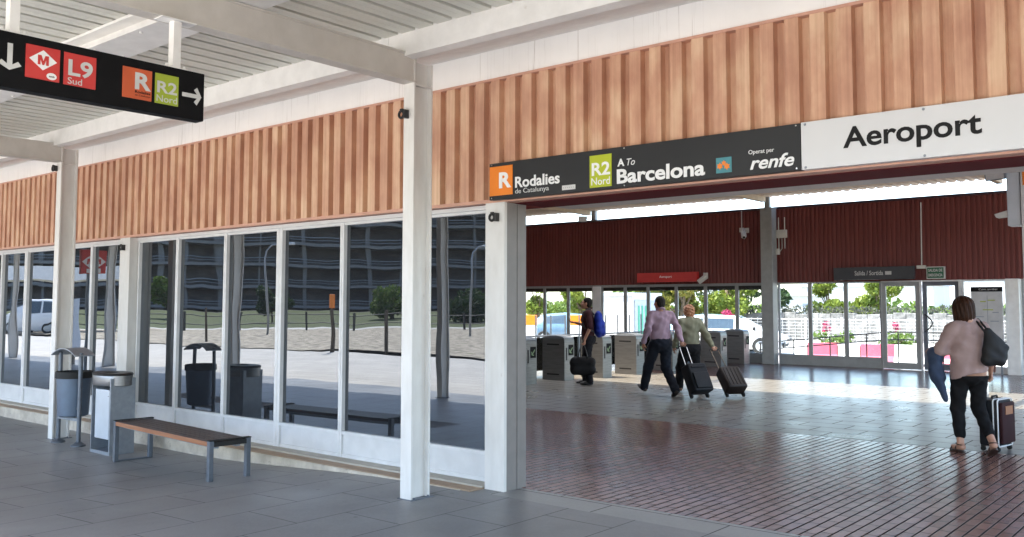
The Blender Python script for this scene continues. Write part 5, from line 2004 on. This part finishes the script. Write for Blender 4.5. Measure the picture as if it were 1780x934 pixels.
# ------------------------------------------------------------------ vehicles
def car(label, loc, rot, m, L, W, H, st, belt, group, cat="car", name="parked_car", glass_x=None):
    """st: list of (x, top height, half width of the top)"""
    t = thing(name, label, cat, loc, group, rot)
    secs = []
    for (x, zt, wt) in st:
        zb = min(belt, zt - .05)
        hw = W / 2 * (1 - .10 * (abs(x) / (L / 2)) ** 4)
        half = [(hw - .10, .20), (hw - .02, .34), (hw, zb * .65), (hw - .03, zb), (min(wt, hw - .04), zt - .07), (min(wt, hw - .04) - .14, zt)]
        secs.append([(x, -w, z) for (w, z) in half] + [(x, w, z) for (w, z) in half[::-1]])
    b = MB()
    n = 12
    vs_ = [p for s in secs for p in s]
    fs_ = []
    for i in range(len(secs) - 1):
        for j in range(n):
            fs_.append((i * n + j, i * n + (j + 1) % n, (i + 1) * n + (j + 1) % n, (i + 1) * n + j))
    fs_ += [tuple(range(n)), tuple((len(secs) - 1) * n + j for j in range(n))]
    b.add(vs_, fs_)
    body = b.build("body", m, t, local=True, smooth=True)
    # glass: side panes and the two screens lie just outside the body
    def seg(i, j, lo, hi, fx0=0.06, fx1=.94):
        a, c = secs[i], secs[i + 1]
        def P(s, f):
            p, q = Vector(s[j]), Vector(s[j + 1])
            return p.lerp(q, f)
        p0, p1 = P(a, lo).lerp(P(c, lo), fx0), P(a, lo).lerp(P(c, lo), fx1)
        p2, p3 = P(a, hi).lerp(P(c, hi), fx1), P(a, hi).lerp(P(c, hi), fx0)
        nrm = (p1 - p0).cross(p3 - p0).normalized()
        if nrm.y * (p0.y) < 0:
            nrm = -nrm
        o_ = nrm * .008
        q = MB()
        q.quad(p0 + o_, p1 + o_, p2 + o_, p3 + o_)
        q.build("side_window", M['car_glass'], body, local=True)
    for i in glass_x:
        seg(i, 3, .10, .92)
        seg(i, 7, .08, .90)
    i0, i1 = glass_x[-1] + 1, glass_x[-1] + 2
    for (ia, ib, nm) in ((i0, i1, "windscreen"), (glass_x[0], glass_x[0] - 1, "rear_window")):
        if ib < 0 or ib >= len(secs):
            continue
        a, c = secs[ia], secs[ib]
        q = MB()
        pts = [Vector(a[5]), Vector(a[6]), Vector(c[7]) , Vector(c[4])]
        pts = [p.lerp(sum(pts, Vector()) / 4, .10) for p in pts]
        nrm = (pts[1] - pts[0]).cross(pts[2] - pts[0]).normalized()
        if nrm.z < 0:
            nrm = -nrm
        q.quad(*[p + nrm * .012 for p in pts])
        q.build(nm, M['car_glass'], body, local=True)
    for sx in (-L * .30, L * .31):
        for sy in (-1, 1):
            q = MB()
            q.lathe([(0, -.10), (.30, -.10), (.32, -.07), (.32, .07), (.30, .10), (0, .10)], (0, 0, 0), 20)
            q.v = [(sx + v[0], sy * (W / 2 - .10) + v[2], .32 + v[1]) for v in q.v]
            w = q.build("wheel", M['rubber'], t, local=True, smooth=True)
            q = MB()
            q.lathe([(0, .104), (.06, .106), (.19, .10), (.20, .09)], (0, 0, 0), 16)
            q.v = [(sx + v[0], sy * (W / 2 - .10) + v[2] * sy, .32 + v[1]) for v in q.v]
            q.build("hubcap", M['silver_car'], w, local=True)
    for sy in (-1, 1):
        q = MB()
        q.obox((L / 2 - .04, sy * (W / 2 - .30), belt * .70), XR, YR, ZU, .05, .16, .08, bev=.03)
        q.build("headlight", M['lamp'], t, local=True, smooth=True)
        q = MB()
        q.obox((-L / 2 + .03, sy * (W / 2 - .18), belt * .85), XR, YR, ZU, .04, .08, .14, bev=.02)
        q.build("tail_light", M['tail'], t, local=True)
    q = MB()
    q.box(L / 2 - .02, L / 2 + .03, -W / 2 + .15, W / 2 - .15, .28, .44, bev=.02)
    q.build("bumper", M['rubber'], t, local=True)
    q = MB()
    q.box(L / 2 + .03, L / 2 + .036, -.26, .26, .40, .51)
    q.build("number_plate", M['letter_white'], t, local=True)
    for sy in (-1, 1):
        q = MB()
        q.obox((st[-3][0] - .1, sy * (W / 2 + .07), belt + .06), XR, YR, ZU, .06, .09, .07, bev=.03)
        q.build("mirror", M['rubber'], t, local=True)
    return t


VAN = [(-2.1, 1.05, .60), (-2.0, 1.38, .70), (-.8, 1.45, .72), (.35, 1.42, .70), (1.15, .98, .70), (1.75, .84, .66), (2.0, .66, .60)]
CAR = [(-2.0, .85, .60), (-1.85, 1.0, .64), (-1.25, 1.38, .58), (-.2, 1.47, .58), (.55, 1.40, .57), (1.2, .98, .64), (1.85, .86, .60), (2.02, .68, .55)]
car("white van parked nose to the right outside the hall, behind the grey column", (-15.85, 31.95, Z1), rad(16), M['white_car'], 4.1, 1.78, 1.45, VAN, .90, None, "van", "parked_van", glass_x=[1, 2])
GC = "cars parked beyond the rear windows"
car("blue-grey car parked next to the white pier", (-28.0, 33.0, Z1), rad(38), M['blue_car'], 4.1, 1.75, 1.47, CAR, .92, GC, glass_x=[2, 3])
car("blue-grey car parked in front of the backpack man", (-25.4, 34.6, Z1), rad(38), M['blue_car'], 4.1, 1.75, 1.47, CAR, .92, GC, glass_x=[2, 3])
car("silver car parked behind the backpack man", (-22.6, 36.2, Z1), rad(38), M['silver_car'], 4.1, 1.75, 1.47, CAR, .92, GC, glass_x=[2, 3])
car("dark car parked behind the right-hand ticket gates", (-17.4, 33.6, Z1), rad(-15), M['blue_car'], 4.1, 1.75, 1.47, CAR, .92, GC, glass_x=[2, 3])
# far pale sheds on the skyline
for i, (x, y, w, h, lab) in enumerate(((-62, 190, 26, 6.0, "far pale shed on the skyline left of the doors"), (-34, 210, 34, 7.5, "far pale shed seen through the open door"), (-96, 170, 22, 6.5, "far pale shed behind the lime trees"))):
    t = thing("shed", lab, "shed", (x, y, -.3))
    q = MB()
    q.box(-w / 2, w / 2, -6, 6, 0, h)
    q.build("wall", mat("shed_wall", (0.55, 0.56, 0.58), 0.7), t, local=True)
    q = MB()
    q.prism([(-w / 2 - .4, h), (w / 2 + .4, h), (w / 2, h + .8), (-w / 2, h + .8)], 'y', -6.4, 6.4)
    q.build("roof", M['galv_light'], t, local=True)
b = leaf_cloud(random.Random(9), [((-130 + 9 * i, 150 + 8 * math.sin(i * 1.7), .8), (7, 4, 1.5 + .8 * math.sin(i * 2.3))) for i in range(20)], 7000, .6)
o = b.build("distant_trees", M['leaf_mid'], kind="stuff", fix=False)

# ================================================================== OPPOSITE THE STATION (seen mirrored in the windows)
pk = thing("parking_building", "long dark multi-storey building mirrored in the windows", "building", far_pt(106, -5, 1.1))
FU, FV = Vector((.6, -.8, 0)), Vector((-.8, -.6, 0))
b = MB()
b.obox(far_pt(112, -5, 6.8), FU, FV, ZU, 62, 4.5, 5.9)
b.build("back_wall", mat("dark_facade", (0.13, 0.115, 0.105), 0.6, col2=(0.045, 0.042, 0.042), scale=.30, stretch=(1, 1, 2.5)), pk)
for k, z in enumerate((1.5, 3.9, 6.3, 8.7, 11.1, 12.9)):
    q = MB()
    q.obox(far_pt(106.2, -5, z), FU, FV, ZU, 62, 1.6, .16)
    q.build("floor_slab", mat("facade_concrete", (0.27, 0.26, 0.25), 0.8), pk)
    q = MB()
    q.obox(far_pt(104.7, -5, z + .75), FU, FV, ZU, 62, .04, .035)
    q.obox(far_pt(104.7, -5, z + .45), FU, FV, ZU, 62, .04, .025)
    q.build("guard_rail", M['galv'], pk)
for i in range(32):
    q = MB()
    q.obox(far_pt(105.4, -64 + i * 3.9, 6.8), FU, FV, ZU, .14 if i % 2 else .24, .2, 5.9)
    q.build("facade_column", mat("facade_column", (0.25, 0.24, 0.23), 0.8), pk)
# wooden posts along the gravel and a dark field fence
for i, (x, y, h) in enumerate(((-25.6, -8.5, 1.55), (-24.2, -10.2, 1.5), (-36.2, -10.6, 1.6), (-44.1, -8.0, 1.6), (-41.0, -8.4, 1.9))):
    t = thing("timber_post", "weathered timber post standing in the gravel, mirrored in the windows", "post", (x, y, .02), "timber posts in the gravel")
    q = MB()
    q.tube([(0, 0, -.1), (.02, 0, h * .5), (.0, .02, h)], [.075, .07, .06], 8)
    q.build("shaft", M['bark'], t, local=True)
    if i in (0, 4):
        q = MB()
        q.box(-.16, .16, -.02, .02, h + .02, h + .55, bev=.02)
        q.tube([(0, 0, h - .1), (0, 0, h + .3)], .03, 6)
        q.build("orange_plate", M['orange'], t, local=True)
ff = thing("field_fence", "low dark post-and-rail fence before the lawn, mirrored in the windows", "fence", far_pt(62, 0, 0))
for i in range(34):
    q = MB()
    p = far_pt(62, -70 + i * 3.6, 0)
    q.box(p.x - .06, p.x + .06, p.y - .06, p.y + .06, -.1, 1.25)
    q.build("post", M['dark'], ff)
q = MB()
for z in (.45, 1.05):
    q.tube([far_pt(62, -70, z), far_pt(62, 50, z)], .03, 6)
q.build("rail", M['dark'], ff)
for (x, y, lab) in ((-43.0, -18.5, "grey street lamp with a curved arm, mirrored left of the bench"), (-34.7, -25.5, "grey street lamp with a curved arm, mirrored beside the entrance pier")):
    t = thing("street_lamp", lab, "street lamp", (x, y, 0), "street lamps on the gravel")
    q = MB()
    q.tube([(0, 0, -.1), (0, 0, 4.3), (.1, -.03, 4.75), (.45, -.12, 5.05), (.95, -.2, 5.1)], [.075, .06, .05, .045, .04], 8)
    q.build("pole", M['galv'], t, local=True, smooth='all')
    q = MB()
    q.obox((1.15, -.22, 5.08), Vector((1, -.1, 0)).normalized(), Vector((.1, 1, 0)).normalized(), ZU, .28, .12, .06, bev=.03)
    q.build("lamp_head", M['galv_light'], t, local=True)
for i, (d, s, h, r, m_) in enumerate(((74, -3.5, 3.4, 1.0, 'leaf_dark'), (78, 6.5, 2.9, 2.0, 'leaf_mid'), (76, 12.0, 1.9, 2.6, 'leaf_dark'), (80, -13, 4.0, 1.3, 'leaf_mid'), (78, 22, 2.2, 2.4, 'leaf_dark'))):
    p = far_pt(d, s, .3)
    tree("ornamental_tree", ["slim dark tree on the lawn", "spreading green tree on the lawn", "low wide dark shrub on the lawn", "tall mid-green tree on the lawn", "low dark bush at the lawn's edge"][i] + ", mirrored in the windows", "tree", p.x, p.y, p.z, h, r, M[m_], 60 + i, n=1800, size=.24, low=.15, group="trees on the lawn opposite")
# metro totem
mtm = thing("metro_totem", "red metro sign with a white diamond on a grey pole, mirrored left of the bins", "sign", (-23.3, 1.1, gz(-23)))
q = MB()
q.tube([(-23.3, 1.1, 0), (-23.3, 1.1, 2.5)], .05, 10)
q.build("pole", M['galv'], mtm)
q = MB()
q.box(-23.36, -23.24, .82, 1.38, 2.50, 3.12, bev=.02)
q.build("sign_panel", M['red'], mtm)
for (px, ri, sg) in ((-23.238, YR, 1), (-23.362, -YR, -1)):
    plate(mtm, "diamond", M['letter_white'], (px, 1.1, 2.82), ri, ZU, [(-.25, 0), (0, -.17), (.25, 0), (0, .17)], .006)
    plate(mtm, "lettering", M['red'], Vector((px, 1.1, 2.75)) - ri * .10 + ri.cross(ZU) * .0065, ri, ZU, [(p[0] * .20, p[1] * .14) for p in EM], .003)
    plate(mtm, "caption_tile", M['letter_white'], Vector((px, 1.1, 2.52)) - ri * .09, ri, ZU, rect(.18, .11), .006)
nb_ = thing("notice_stand", "pale notice stand with a black header, mirrored left of the bins", "notice board", (-26.2, .2, 0))
q = MB()
q.obox((-26.2, .2, 1.15), Vector((.6, .8, 0)), Vector((.8, -.6, 0)), ZU, .40, .05, .72, bev=.01)
q.build("panel", mat("notice_blue_white", (0.42, 0.48, 0.58), 0.4), nb_)
q = MB()
q.obox((-26.2, .2, 2.05), Vector((.6, .8, 0)), Vector((.8, -.6, 0)), ZU, .42, .06, .17)
q.build("header", M['sign_black'], nb_)
q = MB()
q.obox((-26.2, .2, .22), Vector((.6, .8, 0)), Vector((.8, -.6, 0)), ZU, .08, .04, .24)
q.build("leg", M['dark'], nb_)
car("white van on the far side of the plaza, mirrored at the left", (-55.5, -11.0, 0), rad(150), M['white_car'], 4.6, 1.9, 2.1, [(p[0] * 1.1, p[1] * 1.42, p[2] * 1.08) for p in VAN], 1.15, None, "van", "parked_van", glass_x=[1, 2])
wc = thing("white_shelter", "long white-roofed shelter across the plaza, mirrored at the far left", "shelter", (-62, -12, 0))
q = MB()
q.obox((-63, -10, 3.7), Vector((.55, -.83, 0)), Vector((.83, .55, 0)), ZU, 9, 2.2, .42)
q.build("roof", M['white_plain'], wc)
for s in (-8, -3, 3, 8):
    q = MB()
    q.obox((-63 + .55 * s, -10 - .83 * s, 1.6), XR, YR, ZU, .12, .12, 1.75)
    q.build("column", M['galv'], wc)
